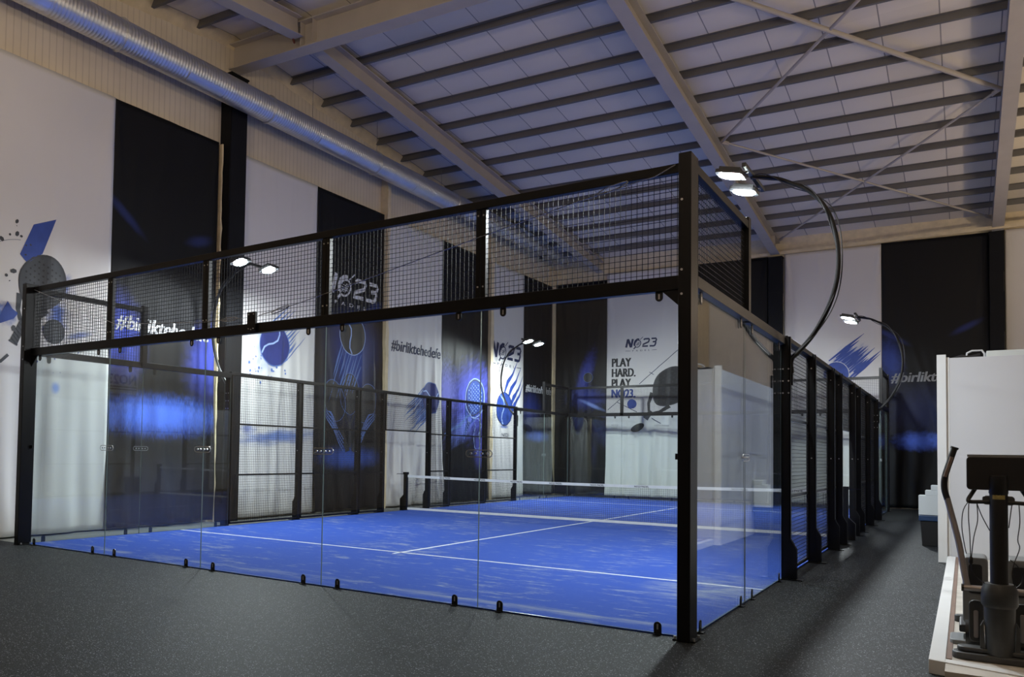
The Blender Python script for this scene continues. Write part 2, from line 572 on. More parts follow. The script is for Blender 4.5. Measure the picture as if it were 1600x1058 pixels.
# walls
m = MB()
poly = [(YB, -0.2), (YF + .3, -0.2), (YF + .3, zpur(YF) + .25), (4.8, zpur(4.8) + .25), (YB, zpur(YB) + .25)]
m.prism(poly, 'x', XL - .2, XL)
struct(m.build('wall_left', M['cladding']), 'cream ribbed cladding above the left banners')
m = MB()
m.prism(poly, 'x', XR, XR + .2)
struct(m.build('wall_right', plain('grey_right_wall', (0.20, 0.18, 0.17), 0.8, 0, 0.1, 1)), 'plain grey wall on the right side of the hall')
m = MB()
hbox(m, XL - .2, XR + .2, YF + .06, YF + .3, -0.2, zpur(YF) + .25)
struct(m.build('wall_far', M['cladding']), 'far wall behind the banners')
m = MB()                      # foam-covered haunch under the eaves
nz = 80
prof = [(0.0, 8.15), (0.03, 8.2), (0.02, 8.42), (0.10, 8.58), (0.30, 8.78)]
vs = []
for i in range(nz + 1):
    x = XL + (XR - XL) * i / nz
    for (o_, z_) in prof:
        j = 0.02 * sin(x * 7.3 + z_ * 9) + random.uniform(-.012, .012)
        vs.append(H(x, YF + .04 - o_ + j, z_ + random.uniform(-.012, .012)))
fs = [(i * 5 + k, i * 5 + k + 1, (i + 1) * 5 + k + 1, (i + 1) * 5 + k) for i in range(nz) for k in range(4)]
m.add(vs, fs)
m.box(XL, XR, YF + .3, YF + .32, 8.2, 8.3)
struct(m.build('trim_1', M['foam'], smooth=True, recalc=False), 'cream spray foam along the far eaves')
m = MB()                      # foam bead where the left wall meets the roof
vs = []
for i in range(nz + 1):
    y = YB + (YF - YB) * i / nz
    z = zpur(y)
    for (o_, dz) in ((0.0, -.10), (0.05, 0.0), (0.13, .12), (0.16, .2)):
        vs.append((XL + o_ + random.uniform(-.015, .015), y, z + dz + random.uniform(-.02, .02)))
fs = [(i * 4 + k, i * 4 + k + 1, (i + 1) * 4 + k + 1, (i + 1) * 4 + k) for i in range(nz) for k in range(3)]
m.add(vs, fs)
struct(m.build('trim_2', M['foam'], smooth=True, recalc=False), 'cream spray foam where the left wall meets the roof')
m = MB(); hbox(m, XL - .2, XR + .2, YB - .2, YB, -.2, zpur(YB) + .25)
struct(m.build('wall_back', plain('grey_back_wall', (0.22, 0.20, 0.19), 0.8, 0, 0.1, 1)), 'grey wall behind the camera')
# roof
m = MB()
def roof_slope(y0, y1):
    t = 0.135
    vs = [H(x, y, zpur(y) + t + d) for d in (0, .08) for y in (y0, y1) for x in (XL - .2, XR + .2)]
    m.add(vs, [(0, 2, 3, 1), (4, 5, 7, 6), (0, 1, 5, 4), (2, 6, 7, 3), (0, 4, 6, 2), (1, 3, 7, 5)])
roof_slope(4.8, YF + .3)
roof_slope(YB, 4.7999)
struct(m.build('ceiling', M['ceiling']), 'pale panelled pitched roof')

# purlins, rafters, ridge beam, bracing
ords = ['first', 'second', 'third', 'fourth', 'fifth', 'sixth', 'seventh', 'eighth', 'ninth', 'tenth', 'eleventh',
        'twelfth', 'thirteenth', 'fourteenth', 'fifteenth']
PY = [19.74 - 1.093 * k for k in range(14)]
def purlin(y, label):
    m = MB()
    z = zpur(y)
    hbox(m, XL, XR, y - .035, y + .035, z, z + .012)
    hbox(m, XL, XR, y - .035, y - .029, z + .012, z + .14)
    hbox(m, XL, XR, y + .029, y + .035, z + .012, z + .03)
    hbox(m, XL, XR, y - .095, y - .029, z + .13, z + .14)
    o = m.build('roof_purlin', M['purlin_grey'])
    tag(o, label, 'roof beam', 'roof purlins')
for k, y in enumerate(PY):
    purlin(y, 'dark steel purlin under the pale roof panels, %s from the far wall' % ords[k])
purlin(3.9, 'dark steel purlin at top left just in front of the big cross beam')
purlin(2.8, 'short visible dark purlin in the top left corner above the duct')

def ibeam(mb, a, b, w, h, tf=.018, tw=.012, mi=0):
    """I section, a and b are points on the bottom centre line"""
    a, b = Vector(a), Vector(b)
    d = (b - a).normalized()
    side = d.cross(Vector((0, 0, 1))).normalized()
    u = side.cross(d)
    def blk(s0, s1, u0, u1):
        vs = [p + side * s + u * v for p in (a, b) for s, v in ((s0, u0), (s1, u0), (s1, u1), (s0, u1))]
        mb.add(vs, [(3, 2, 1, 0), (4, 5, 6, 7), (0, 1, 5, 4), (1, 2, 6, 5), (2, 3, 7, 6), (3, 0, 4, 7)], mi)
    blk(-w / 2, w / 2, 0, tf)
    blk(-w / 2, w / 2, h - tf, h)
    blk(-tw / 2, tw / 2, tf, h - tf)
RX = [0.85, 6.75, 12.72, 18.6]
rl = ['grey steel rafter nearest the left wall, running to the far left corner',
      'grey steel rafter above the middle of the court, ending on a black column',
      'grey steel rafter at the right, ending above the white booth',
      'grey steel rafter outside the picture on the right']
for x, lb in zip(RX[:3], rl):
    t = thing('roof_rafter', lb, 'roof beam', (x, 12, 9), 'roof rafters')
    m = MB()
    ibeam(m, H(x, 5.0, zpur(5.0) - .40), H(x, 20.75, zpur(20.75) - .40), .28, .395)
    o = m.build('beam', M['steel_grey'], t)
    m = MB()
    ibeam(m, H(x, -9.5, zpur(-9.5) - .40), H(x, 4.72, zpur(4.72) - .40), .28, .395)
    m.build('rear_beam', M['steel_grey'], t)
    for y in (5.2, 20.0):
        m = MB()
        hbox(m, x - .13, x + .13, y - .006, y + .006, zpur(y) - .38, zpur(y) - .02)
        m.build('stiffener', M['steel_grey'], t)
t = thing('ridge_beam', 'deep grey steel cross beam at top left resting on the tall black column', 'roof beam', (4, 4.9, 9.8))
m = MB(); ibeam(m, H(XL + .02, 4.92, 9.62), H(XR, 4.92, 9.62), .32, .56, .022, .014)
m.build('beam', M['steel_grey'], t)
for x in (0.85, 1.15, 6.75, 12.7):
    m = MB()
    hbox(m, x - .006, x + .006, 4.78, 5.06, 9.65, 10.16)
    m.build('stiffener', M['steel_grey'], t)
m = MB(); m.tube([H(.75, 4.70, 10.22), H(.77, 4.69, 10.0), H(.72, 4.70, 9.85), H(.78, 4.69, 9.7)], .022, 6)
m.build('rust_streak', M['rust'], t)['label'] = 'rust red primer smear where the rafter meets the beam'

def brace(p, q, r, label):
    m = MB(); m.cyl(H(*p), H(*q), r, 12)
    for e, o in ((p, q), (q, p)):
        a = Vector(H(*e)); b = Vector(H(*o)); d = (b - a).normalized()
        m.bar(a - d * .02, a + d * .22, .012, .10)
    tag(m.build('roof_brace', M['steel_grey'], smooth=True), label, 'roof brace', 'diagonal roof braces')
zb = lambda y: zpur(y) - .06
brace((6.95, 12.95, zb(12.95)), (12.55, 20.4, zb(20.4)), .028, 'thin diagonal roof tube falling rightward to the far end of the right rafter')
brace((12.55, 12.75, zb(12.75)), (6.95, 20.35, zb(20.35)), .028, 'thin diagonal roof tube rising from the middle black column to the right rafter')
brace((6.95, 12.95, zb(12.95)), (12.55, 5.6, zb(5.6)), .034, 'dark diagonal roof tube rising steeply from the middle rafter to the top edge')
brace((12.55, 12.75, zb(12.75)), (6.95, 5.6, zb(5.6)), .052, 'thick pale diagonal roof tube at the top right')

# columns
def column(x0, x1, y0, y1, z1, label):
    m = MB()
    # wrapped I column: a slightly lumpy box with flange lips
    n = 14
    for k in range(n):
        za, zb_ = z1 * k / n, z1 * (k + 1) / n
        j = 0.006 * sin(k * 2.1 + x0)
        m.box(x0 + j, x1 + j, y0 - j, y1 - j, za, zb_ + .0005)
    m.box(x0 - .02, x1 + .02, y0 - .02, y1 + .02, z1, z1 + .03)
    m.box(x0 - .012, x0, y0 + .02, y0 + .05, 0, z1)
    m.box(x1, x1 + .012, y0 + .02, y0 + .05, 0, z1)
    return tag(m.build('steel_column', M['column_black']), label, 'column', 'wrapped hall columns')
column(XL + .02, -0.78, 4.52, 4.98, 9.40, 'tall black column on the left wall under the deep cross beam')
column(6.56, 6.96, Yfar(6.7) - .30, Yfar(6.7) - .02, 8.10, 'black column on the far wall behind the near right glass corner')
column(12.52, 12.86, Yfar(12.7) - .30, Yfar(12.7) - .02, 8.20, 'black column on the far wall right of the dark hashtag banner')
def pale_column(x0, x1, y0, y1, z1, label):
    m = MB()
    n = 40
    vs = []
    for k in range(n + 1):
        z = z1 * k / n
        for (x, y) in ((x0, y0), (x1, y0), (x1, y1), (x0, y1)):
            vs.append((x + random.uniform(-.012, .012), y + random.uniform(-.012, .012), z))
    fs = [(k * 4 + i, k * 4 + (i + 1) % 4, (k + 1) * 4 + (i + 1) % 4, (k + 1) * 4 + i) for k in range(n) for i in range(4)]
    m.add(vs, fs)
    return tag(m.build('foam_column', M['foam'], smooth=True), label, 'column', 'foam coated wall posts')
pale_column(XL, -0.94, 4.45, 4.485, 7.9, 'narrow cream foam strip left of the tall black column')
pale_column(XL, -0.86, 10.12, 10.24, 9.4, 'narrow cream foam post between the two white and dark middle banners')
pale_column(XL, -0.86, 15.78, 15.95, 8.9, 'narrow cream foam post between the glowing racket banner and a white banner')
pale_column(XL, -0.93, 20.62, 20.86, 8.5, 'cream foam post in the far left corner of the hall')

# ------------------------------------------------------------------ duct
DX, DZ, DR = -0.40, 8.79, 0.275
t = thing('ventilation_duct', 'long round galvanised spiral air duct hung along the left wall', 'duct', (DX, 0, DZ))
m = MB()
ps, rs = [], []
yy = -9.0
while yy < 20.7:
    ps += [(0, yy, 0), (0, yy + .045, 0), (0, yy + .05, 0), (0, yy + .060, 0)]
    rs += [DR, DR, DR + .0035, DR + .0035]
    yy += .065
m.tube(ps, rs, 36)
o = m.build('duct_pipe', M['duct'], smooth=True); o.parent = t
for y in (-2.0, 1.6, 5.2, 8.9, 12.6, 16.3, 19.9):
    m = MB(); m.cyl((0, y - .035, 0), (0, y + .035, 0), DR + .012, 48)
    m.cyl((0, y - .012, 0), (0, y + .012, 0), DR + .028, 48)
    o = m.build('joint_collar', M['duct'], smooth=True); o.parent = t
for y in (-0.2, 3.4, 7.1, 10.9, 14.6, 18.2):
    m = MB()                  # flush outlet plate curved round the lower flank of the pipe
    vs = []
    for k in range(7):
        a = radians(-78 + 7 * k)
        for yy in (y - .42, y + .42):
            for rr in (DR + .003, DR + .014):
                vs.append((rr * cos(a), yy, rr * sin(a)))
    for k in range(6):
        b0 = k * 4
        m.add([vs[b0 + i] for i in range(8)], [(0, 2, 6, 4), (1, 5, 7, 3), (0, 1, 3, 2), (4, 6, 7, 5), (0, 4, 5, 1), (2, 3, 7, 6)])
    o = m.build('outlet_plate', M['duct']); o.parent = t
for y in (-4, 0.6, 6.6, 9.0, 12.0, 15.2, 18.6):
    m = MB(); m.cyl((0, y, DR - .01), (0, y, zpur(y) - DZ + .1), .005, 6)
    o = m.build('hanger_wire', M['chrome_cable']); o.parent = t

# ------------------------------------------------------------------ banners
class Banner:
    def __init__(s, wall, s0, s1, z0, z1, seed, mat, label, fold=1.0, far_off=0.0, diag=0.0):
        s.wall, s.s0, s.s1, s.z0, s.z1, s.seed, s.fold, s.diag = wall, s0, s1, z0, z1, seed, fold, diag
        s.off = far_off
        rnd = random.Random(seed)
        s.ph = [(rnd.uniform(0, 6.28), rnd.uniform(3.5, 6.5) * (i + 1) * .7, rnd.uniform(-.6, .6)) for i in range(5)]
        s.cr = [(rnd.uniform(s0, s1), rnd.uniform(-.16, .16) + diag * .6, rnd.uniform(.035, .08), rnd.uniform(.4, 1.0)) for i in range(7)]
        m = MB()
        nu, nv = 64, 72
        for j in range(nv + 1):
            zz = z0 + (z1 - z0) * j / nv
            for i in range(nu + 1):
                m.v.append(s.P(s0 + (s1 - s0) * i / nu, zz))
        for j in range(nv):
            for i in range(nu):
                a = j * (nu + 1) + i
                m.f.append((a, a + 1, a + nu + 2, a + nu + 1) if wall == 'left' else (a, a + 1, a + nu + 2, a + nu + 1))
                m.mi.append(0)
        # thin hem folded behind gives the cloth thickness
        o = m.build('wall_banner', mat, smooth=True, recalc=False)
        md = o.modifiers.new('cloth', 'SOLIDIFY'); md.thickness = 0.004; md.offset = -1
        uvl = o.data.uv_layers.new(name='UVMap')
        for lp in o.data.loops:
            j, i = divmod(lp.vertex_index, nu + 1)
            uvl.data[lp.index].uv = (s0 + (s1 - s0) * i / nu, z0 + (z1 - z0) * j / nv)
        s.o = tag(o, label, 'banner', 'printed wall banners')
    def d(s, u, z):
        """fold depth off the wall"""
        low = max(0.0, min(1.0, (5.2 - z) / 5.2))
        a = 0.004 + 0.052 * low ** 1.2 * s.fold
        t_ = 0.0
        for k, (ph, fr, tl) in enumerate(s.ph):
            t_ += sin(u * fr + ph + (tl + s.diag) * (5.2 - z) * (1 + .12 * (5.2 - z))) / (1 + .45 * k)
        crz = 0.0
        for (c0, sl, w_, am) in s.cr:
            cc = c0 + sl * (5.6 - z)
            crz += am * math.exp(-((u - cc) / (w_ * (1 + .12 * (5.6 - z)))) ** 2)
        dd_c = .055 * s.fold * max(low ** .8, .10) * crz
        edge = min(u - s.s0, s.s1 - u)
        # tension creases fanning from the top corners
        dd = a * (1.0 + 0.62 * t_)
        crease = 0.0
        for side, sl, w_ in ((0, .03, .035), (0, .085, .045), (1, .05, .04), (1, .13, .05)):
            t1 = (u - s.s0) if side == 0 else (s.s1 - u)
            dz = s.z1 - z
            crease += 0.016 * s.fold * math.exp(-((t1 - .05 - dz * sl) / (w_ + .012 * dz)) ** 2) * max(0, 1 - dz / 5) * min(1, dz * 3)
        sway = .05 * s.fold * max(0, (1.2 - z)) * (0.5 + 0.5 * sin(u * 2.1 + s.seed))
        return max(0.0, dd) + crease + sway + dd_c
    def dl(s, u, z):
        fu = (u - s.s0) / (s.s1 - s.s0) * 64; fz = (z - s.z0) / (s.z1 - s.z0) * 72
        i, j = int(max(0, min(63, math.floor(fu)))), int(max(0, min(71, math.floor(fz))))
        a, b = fu - i, fz - j
        g = lambda p, q: s.d(s.s0 + (s.s1 - s.s0) * p / 64, s.z0 + (s.z1 - s.z0) * q / 72)
        return (g(i, j) * (1 - a) + g(i + 1, j) * a) * (1 - b) + (g(i, j + 1) * (1 - a) + g(i + 1, j + 1) * a) * b
    def P(s, u, z, off=0.0):
        d = (s.dl(u, z) + off) if off else s.d(u, z)
        if s.wall == 'left':
            return (-0.98 + s.off + d, u, z)
        return (u, Yfar(u) - .03 - s.off - d, z)
    # -- prints --
    def decal(s, name, polys, mat, off=0.004, label=None, grid=0.09):
        bm = bmesh.new()
        for poly in polys:
            vs = [bm.verts.new((p[0], p[1], 0)) for p in poly]
            try:
                bm.faces.new(vs)
            except ValueError:
                pass
        s._finish(bm, name, mat, off, label, grid)
    def _finish(s, bm, name, mat, off, label, grid):
        # keep the print inside the cloth
        for co, no in (((s.s0 + .004, 0, 0), (-1, 0, 0)), ((s.s1 - .004, 0, 0), (1, 0, 0)), ((0, s.z0 + .01, 0), (0, -1, 0))):
            bmesh.ops.bisect_plane(bm, geom=bm.verts[:] + bm.edges[:] + bm.faces[:], plane_co=co, plane_no=no, clear_outer=True)
        if not bm.faces:
            bm.free(); return
        bmesh.ops.triangulate(bm, faces=bm.faces[:])
        xs = [v.co.x for v in bm.verts]; ys = [v.co.y for v in bm.verts]
        for ax, lo, hi in ((0, min(xs), max(xs)), (1, min(ys), max(ys))):
            o0, gr = (s.s0, (s.s1 - s.s0) / 64) if ax == 0 else (s.z0, (s.z1 - s.z0) / 72)
            k = math.ceil((lo - o0) / gr)
            while o0 + k * gr < hi:
                co = (o0 + k * gr, 0, 0) if ax == 0 else (0, o0 + k * gr, 0)
                no = (1, 0, 0) if ax == 0 else (0, 1, 0)
                bmesh.ops.bisect_plane(bm, geom=bm.verts[:] + bm.edges[:] + bm.faces[:], plane_co=co, plane_no=no)
                k += 1
        for v in bm.verts:
            v.co = Vector(s.P(v.co.x, v.co.y, off))
        me = bpy.data.meshes.new(name)
        bm.to_mesh(me); bm.free()
        me.materials.append(mat)
        o = bpy.data.objects.new(name, me)
        col.objects.link(o)
        o.parent = s.o
        if label: o['label'] = label
        return o
    def text(s, txt, u, z, width, mat, height=None, shear=0.0, bold=0.03, name='printed_lettering', off=0.005, spacing=1.0, label=None):
        cu = bpy.data.curves.new('t', 'FONT')
        cu.body = txt
        cu.size = 1.0
        cu.shear = shear
        cu.offset = .006
        cu.space_character = spacing
        cu.resolution_u = 3
        ob = bpy.data.objects.new('t', cu)
        col.objects.link(ob)
        me = bpy.data.meshes.new_from_object(ob.evaluated_get(bpy.context.evaluated_depsgraph_get()))
        bpy.data.objects.remove(ob)
        xs = [v.co.x for v in me.vertices]; ys = [v.co.y for v in me.vertices]
        kx = width / (max(xs) - min(xs))
        ky = (height / (max(ys) - min(ys))) if height else kx
        x0, y0 = min(xs), min(ys)
        for v in me.vertices:
            v.co = ((v.co.x - x0) * kx + u, (v.co.y - y0) * ky + z, 0)
        bm = bmesh.new(); bm.from_mesh(me)
        n0 = bm.verts[:] + bm.edges[:] + bm.faces[:]
        for q in range(1, 4 if bold > .01 else 1):    # heavier strokes
            g = bmesh.ops.duplicate(bm, geom=n0)['geom']
            sh = bold * .33 * q * (height or width * .2) * 1.6
            for v in g:
                if isinstance(v, bmesh.types.BMVert): v.co.x += sh
        bpy.data.meshes.remove(me)
        return s._finish(bm, name, mat, off, label, .09)

def ellipse(cx, cy, rx, ry, ang=0, n=28, a0=0, a1=360):
    out = []
    for k in range(n):
        a = radians(a0 + (a1 - a0) * k / (n if a1 - a0 >= 360 else n - 1))
        x, y = rx * cos(a), ry * sin(a)
        c_, s_ = cos(radians(ang)), sin(radians(ang))
        out.append((cx + x * c_ - y * s_, cy + x * s_ + y * c_))
    return out

def stroke(pts, w, closed=False):
    """polyline as quads of width w (w may be a list for a tapering line)"""
    polys = []
    n = len(pts)
    rng = range(n if closed else n - 1)
    ws = w if isinstance(w, (list, tuple)) else [w] * n
    nor = []
    for i in range(n):
        a = pts[i - 1] if (i > 0 or closed) else pts[i]
        b = pts[(i + 1) % n] if (i < n - 1 or closed) else pts[i]
        dx, dy = b[0] - a[0], b[1] - a[1]
        L = math.hypot(dx, dy) or 1
        nor.append((-dy / L, dx / L))
    for i in rng:
        j = (i + 1) % n
        p, q, wp, wq = pts[i], pts[j], ws[i] / 2, ws[j] / 2
        np_, nq = nor[i], nor[j]
        polys.append([(p[0] + np_[0] * wp, p[1] + np_[1] * wp), (p[0] - np_[0] * wp, p[1] - np_[1] * wp),
                      (q[0] - nq[0] * wq, q[1] - nq[1] * wq), (q[0] + nq[0] * wq, q[1] + nq[1] * wq)])
    return polys

def logo(b, u, z, w, h, mat, tilt=0.0, padel=True):
    """the NO23 PADEL club mark: slanted N, ring with a racket through it, 2, 3"""
    k = w / 3.9
    def T(x, y):
        return (u + (x + y * .22) * k, z + y * h + x * k * tilt)
    pol = []
    t = .26
    def st(pts, tt=t):
        for q in stroke([T(*p) for p in pts], tt * min(k, h)):
            pol.append(q)
    st([(0, 0), (0, 1)]); st([(0, 1), (.62, 0)], .3); st([(.62, 0), (.62, 1)])
    st([(1.45, .93), (1.2, .95), (.98, .75), (.93, .4), (1.02, .15)], .2)
    ring = [(1.38 + .36 * cos(a), .38 + .42 * sin(a)) for a in [2 * pi * i / 18 for i in range(18)]]
    for q in stroke([T(*p) for p in ring], .10 * min(k, h), True): pol.append(q)
    st([(1.0, -.22), (1.2, .05)], .14)
    st([(1.55, .85), (1.85, 1.18)], .07)
    for i in range(3):
        st([(1.18 + .12 * i, .15), (1.45 + .08 * i, .62)], .035)
        st([(1.12, .55 - .13 * i), (1.6, .45 - .1 * i)], .035)
    st([(2.02, .82), (2.12, .93), (2.65, .93), (2.72, .82), (2.68, .55), (2.08, .28), (2.02, .06), (2.72, .06)], .2)
    st([(2.95, .93), (3.5, .93), (3.6, .8), (3.55, .56), (3.2, .52)], .2)
    st([(3.55, .5), (3.6, .38), (3.55, .1), (3.42, .04), (2.92, .06)], .2)
    b.decal('printed_logo', pol, mat)
    if padel:
        zz = z - h * .52
        tl = []
        b.text('P A D E L', u + w * .2, zz, w * .56, mat, height=h * .17, bold=0.0, spacing=1.3)
        tl += stroke([(u + w * -.02, zz + h * .1), (u + w * .14, zz + h * .07)], h * .045)
        tl += stroke([(u + w * .82, zz + h * .07), (u + w * .98, zz + h * .10)], h * .045)
        b.decal('printed_rule', tl, mat)

def flip(p, u0, s):
    return [(u0 + (x - u0) * s, y) for x, y in p]

def racket(b, cx, cy, rx, ry, ang, mat, hole, holes=True, grip=(0.55, .12), name='printed_racket'):
    """padel racket: tear-drop head, perforations, throat and wrapped grip pointing to ang-90"""
    ca, sa = cos(radians(ang)), sin(radians(ang))
    def T(x, y): return (cx + x * ca - y * sa, cy + x * sa + y * ca)
    head = []
    for k in range(36):
        a = 2 * pi * k / 36
        x, y = rx * cos(a), ry * sin(a)
        if y < 0: x *= 1 - .28 * (-y / ry) ** 1.5
        head.append(T(x, y))
    pol = [head]
    L, w = grip
    # throat arms and heart
    pol += stroke([T(-rx * .62, -ry * .70), T(-rx * .40, -ry * 1.18), T(-w * .4, -ry * 1.45)], [rx * .25, rx * .16, w * .5])
    pol += stroke([T(rx * .62, -ry * .70), T(rx * .40, -ry * 1.18), T(w * .4, -ry * 1.45)], [rx * .25, rx * .16, w * .5])
    pol.append([T(-w / 2, -ry * 1.38), T(w / 2, -ry * 1.38), T(w * .55, -ry * 1.38 - L), T(-w * .55, -ry * 1.38 - L)])
    pol.append([T(-w * .62, -ry * 1.38 - L), T(w * .62, -ry * 1.38 - L), T(w * .62, -ry * 1.44 - L), T(-w * .62, -ry * 1.44 - L)])
    b.decal(name, pol, mat)
    det = []
    det += stroke([T(-w * .6, -ry * 1.4 - L * q) for q in (0,)] + [T(w * .6, -ry * 1.4)], .008)
    for q in range(7):
        det += stroke([T(-w * .5, -ry * 1.42 - L * q / 7), T(w * .5, -ry * 1.46 - L * (q + .55) / 7)], .010)
    if holes:
        for i in range(-4, 5):
            for j in range(-4, 5):
                x, y = i * rx / 5.2 + (j % 2) * rx / 10.4, j * ry / 5.6 + ry * .05
                if (x / rx) ** 2 + (y / ry) ** 2 < .62:
                    hx = T(x, y)
                    det.append(ellipse(hx[0], hx[1], rx * .045, ry * .035, ang, 8))
    b.decal('printed_racket_holes', det, hole, off=.007)
    rim = [T(.95 * rx * cos(a) * ((1 - .28 * (-sin(a)) ** 1.5) if sin(a) < 0 else 1), .95 * ry * sin(a)) for a in [2 * pi * k / 36 for k in range(36)]]
    b.decal('printed_racket_rim', stroke(rim, rx * .05, True), M['dark_print'], off=.007)

def ball(b, cx, cy, rx, ry, mat, seam, ang=0, rim=None, name='printed_ball'):
    b.decal(name, [ellipse(cx, cy, rx, ry, 0, 32)], mat, off=.006)
    ca, sa = cos(radians(ang)), sin(radians(ang))
    def T(x, y): return (cx + (x * ca - y * sa) * rx, cy + (x * sa + y * ca) * ry)
    l1 = [T(-.95 + 1.1 * i / 8 + .0, -.35 + .55 * sin(i / 8 * pi) * .9 - .1) for i in range(9)]
    l1 = [T(-.92, -.3), T(-.7, -.02), T(-.4, .08), T(-.05, .1), T(.25, .22), T(.42, .5), T(.45, .86)]
    pol = stroke(l1, .085 * rx)
    b.decal('printed_seam', pol, seam, off=.009)
    if rim:
        b.decal('printed_rim', stroke(ellipse(cx, cy, rx * 1.01, ry * 1.01, 0, 32), .045 * rx, True), rim, off=.010)

def streaks(b, cx, cy, ang, L, spread, n, mat, seed, w=.03, name='printed_streaks'):
    """brush strokes trailing away from (cx, cy) in direction ang"""
    r = random.Random(seed)
    ca, sa = cos(radians(ang)), sin(radians(ang))
    pol = []
    for k in range(n):
        o = (k / (n - 1) - .5) * spread + r.uniform(-.03, .03) * spread
        l0, l1 = r.uniform(-.1, .15) * L, L * r.uniform(.5, 1.0)
        p = (cx + ca * l0 - sa * o, cy + sa * l0 + ca * o)
        q = (cx + ca * l1 - sa * o * .9, cy + sa * l1 + ca * o * .9)
        mid = ((p[0] + q[0]) / 2, (p[1] + q[1]) / 2)
        pol += stroke([p, mid, q], [w * .4, w * r.uniform(.7, 1.4), w * .1])
    b.decal(name, pol, mat, off=.0055)

def specks(b, cx, cy, rx, ry, n, mat, seed, size=.02):
    r = random.Random(seed)
    pol = []
    for k in range(n):
        a, d = r.uniform(0, 6.28), r.uniform(.3, 1)
        s_ = size * r.uniform(.3, 1.2)
        pol.append(ellipse(cx + rx * d * cos(a), cy + ry * d * sin(a), s_, s_ * r.uniform(.5, 1.6), r.uniform(0, 180), 6))
    b.decal('printed_specks', pol, mat, off=.005)

WHITE = (0.71, 0.70, 0.68)
DARK = (0.0065, 0.007, 0.0085)
NAVY = (0.012, 0.022, 0.09)
BL = (0.03, 0.10, 0.42)
LB = (0.16, 0.30, 0.75)

# left wall, from the near end
B1 = Banner('left', -1.9, 1.95, .03, 7.93, 1, banner_mat('white_cloth_racket', WHITE, [
    (1.0, 4.25, .35, .3, 30, BL, .8, .5, 1), (.95, 3.75, .25, .45, 10, BL, .9, .6, 1), (0.05, 3.65, .3, .22, -20, BL, .9, .5, 1),
    (.95, 2.5, .12, .14, 0, LB, .8, .2, 1), (1.35, 3.45, .35, .10, 20, BL, .7, .6, 3)]),
    'white banner with a big dark grey racket and blue shards, leftmost on the left wall', .9)
B1.decal('printed_shard', [[(0.49, 5.21), (0.88, 5.39), (0.66, 4.75), (0.40, 4.54), (0.27, 4.66)]], M['blue_print'])
B1.decal('printed_shard', [[(-.08, 3.50), (0.09, 3.85), (0.17, 3.74), (0.27, 3.68), (0.20, 3.58), (-.05, 3.46)]], M['blue_print'])
racket(B1, .67, 4.24, .42, .52, -24, M['racket_print'], M['racket_hole'], grip=(.42, .13))
B1.decal('printed_cord', stroke([(.12, 2.98), (.0, 2.86), (-.2, 2.78)], .05), M['racket_print'])
ball(B1, .90, 3.46, .20, .21, M['racket_print'], M['dark_print'], 20)
B1.decal('printed_circle', stroke(ellipse(.35, 4.05, .85, .85, 0, 30, 95, 185), .012), M['grey_print'])
specks(B1, .35, 4.3, .5, 1.0, 16, M['dark_print'], 4, .035)
specks(B1, .9, 3.2, .5, .5, 18, M['blue_print'], 5, .02)

B2 = Banner('left', 1.95, 4.39, .05, 7.92, 2, banner_mat('black_cloth_hashtag', DARK, [
    (2.2, 5.85, .75, .13, -38, (.03, .05, .2), .55, .1, 3), (3.95, 5.72, .45, .16, 16, (.03, .05, .2), .5, .1, 3),
    (2.1, 3.6, .75, 1.1, 15, (.05, .08, .45), .85, .2, 1), (4.3, 3.3, .8, 1.1, -15, (.05, .07, .40), .8, .2, 1),
    (3.1, 2.12, 1.9, .52, 0, (.10, .22, .95), .85, .3, .25), (3.2, .6, 1.9, .9, 0, (.012, .02, .06), .6, .2, 1)], .6),
    'black banner with white slanted hashtag and a bright blue glow, second from the left', 1.2, diag=-.25)
B2.text('#birliktehedefe', 2.06, 3.66, 2.18, M['white_print'], height=.30, shear=.25, bold=.04)
B3 = Banner('left', 5.02, 7.46, .05, 7.89, 3, banner_mat('white_cloth_ball', WHITE, [
    (5.95, 3.75, .7, .55, 55, LB, .5, .6, 2), (6.3, 1.80, 1.9, .22, 4, (.10, .19, .5), .9, .5, 4), (5.35, 1.95, .3, .15, 0, BL, .7, .5, 1)]),
    'white banner with a large blue ball, just right of the tall black column', .7)
streaks(B3, 6.2, 3.9, 42, 1.05, .9, 16, M['mid_blue_print'], 7, .035)
ball(B3, 6.12, 3.86, .46, .46, M['indigo_print'], M['pale_blue_print'], 10, M['mid_blue_print'])
specks(B3, 5.9, 3.4, .7, .45, 34, M['mid_blue_print'], 8, .03)
B4 = Banner('left', 7.46, 10.12, .05, 7.88, 4, banner_mat('navy_cloth_rackets', DARK, [
    (8.9, 4.2, 1.5, 1.2, 0, (.012, .03, .17), .95, .15, 1), (8.8, 3.0, 1.4, 1.2, 0, (.012, .026, .13), .8, .1, 1), (9.75, 5.3, .5, .16, 20, (.03, .05, .2), .6, .1, 2),
    (8.85, 3.75, .75, .9, 0, (.03, .10, .5), .5, .4, .3), (8.8, 1.35, 1.5, .38, 0, (.05, .12, .5), .9, .2, 1)], .5),
    'black and navy banner with the white club logo over a falling ball and three rackets', .8)
logo(B4, 7.72, 5.42, 2.2, .50, M['white_print'])
ball(B4, 8.86, 4.45, .50, .50, M['black_print'], M['pale_blue_print'], 70, M['pale_blue_print'])
streaks(B4, 8.86, 4.0, -112, 1.6, .9, 9, M['mid_blue_print'], 9, .05)
for cx_, ang_, cy_ in ((8.2, 22, 2.75), (9.42, -22, 2.75), (8.78, 0, 2.95)):
    racket(B4, cx_, cy_, .36, .52, ang_, M['black_print'], M['dark_print'], grip=(.6, .12))
    B4.decal('printed_outline', stroke(ellipse(cx_, cy_, .37, .53, ang_, 30), .014, True), M['mid_blue_print'], off=.011)
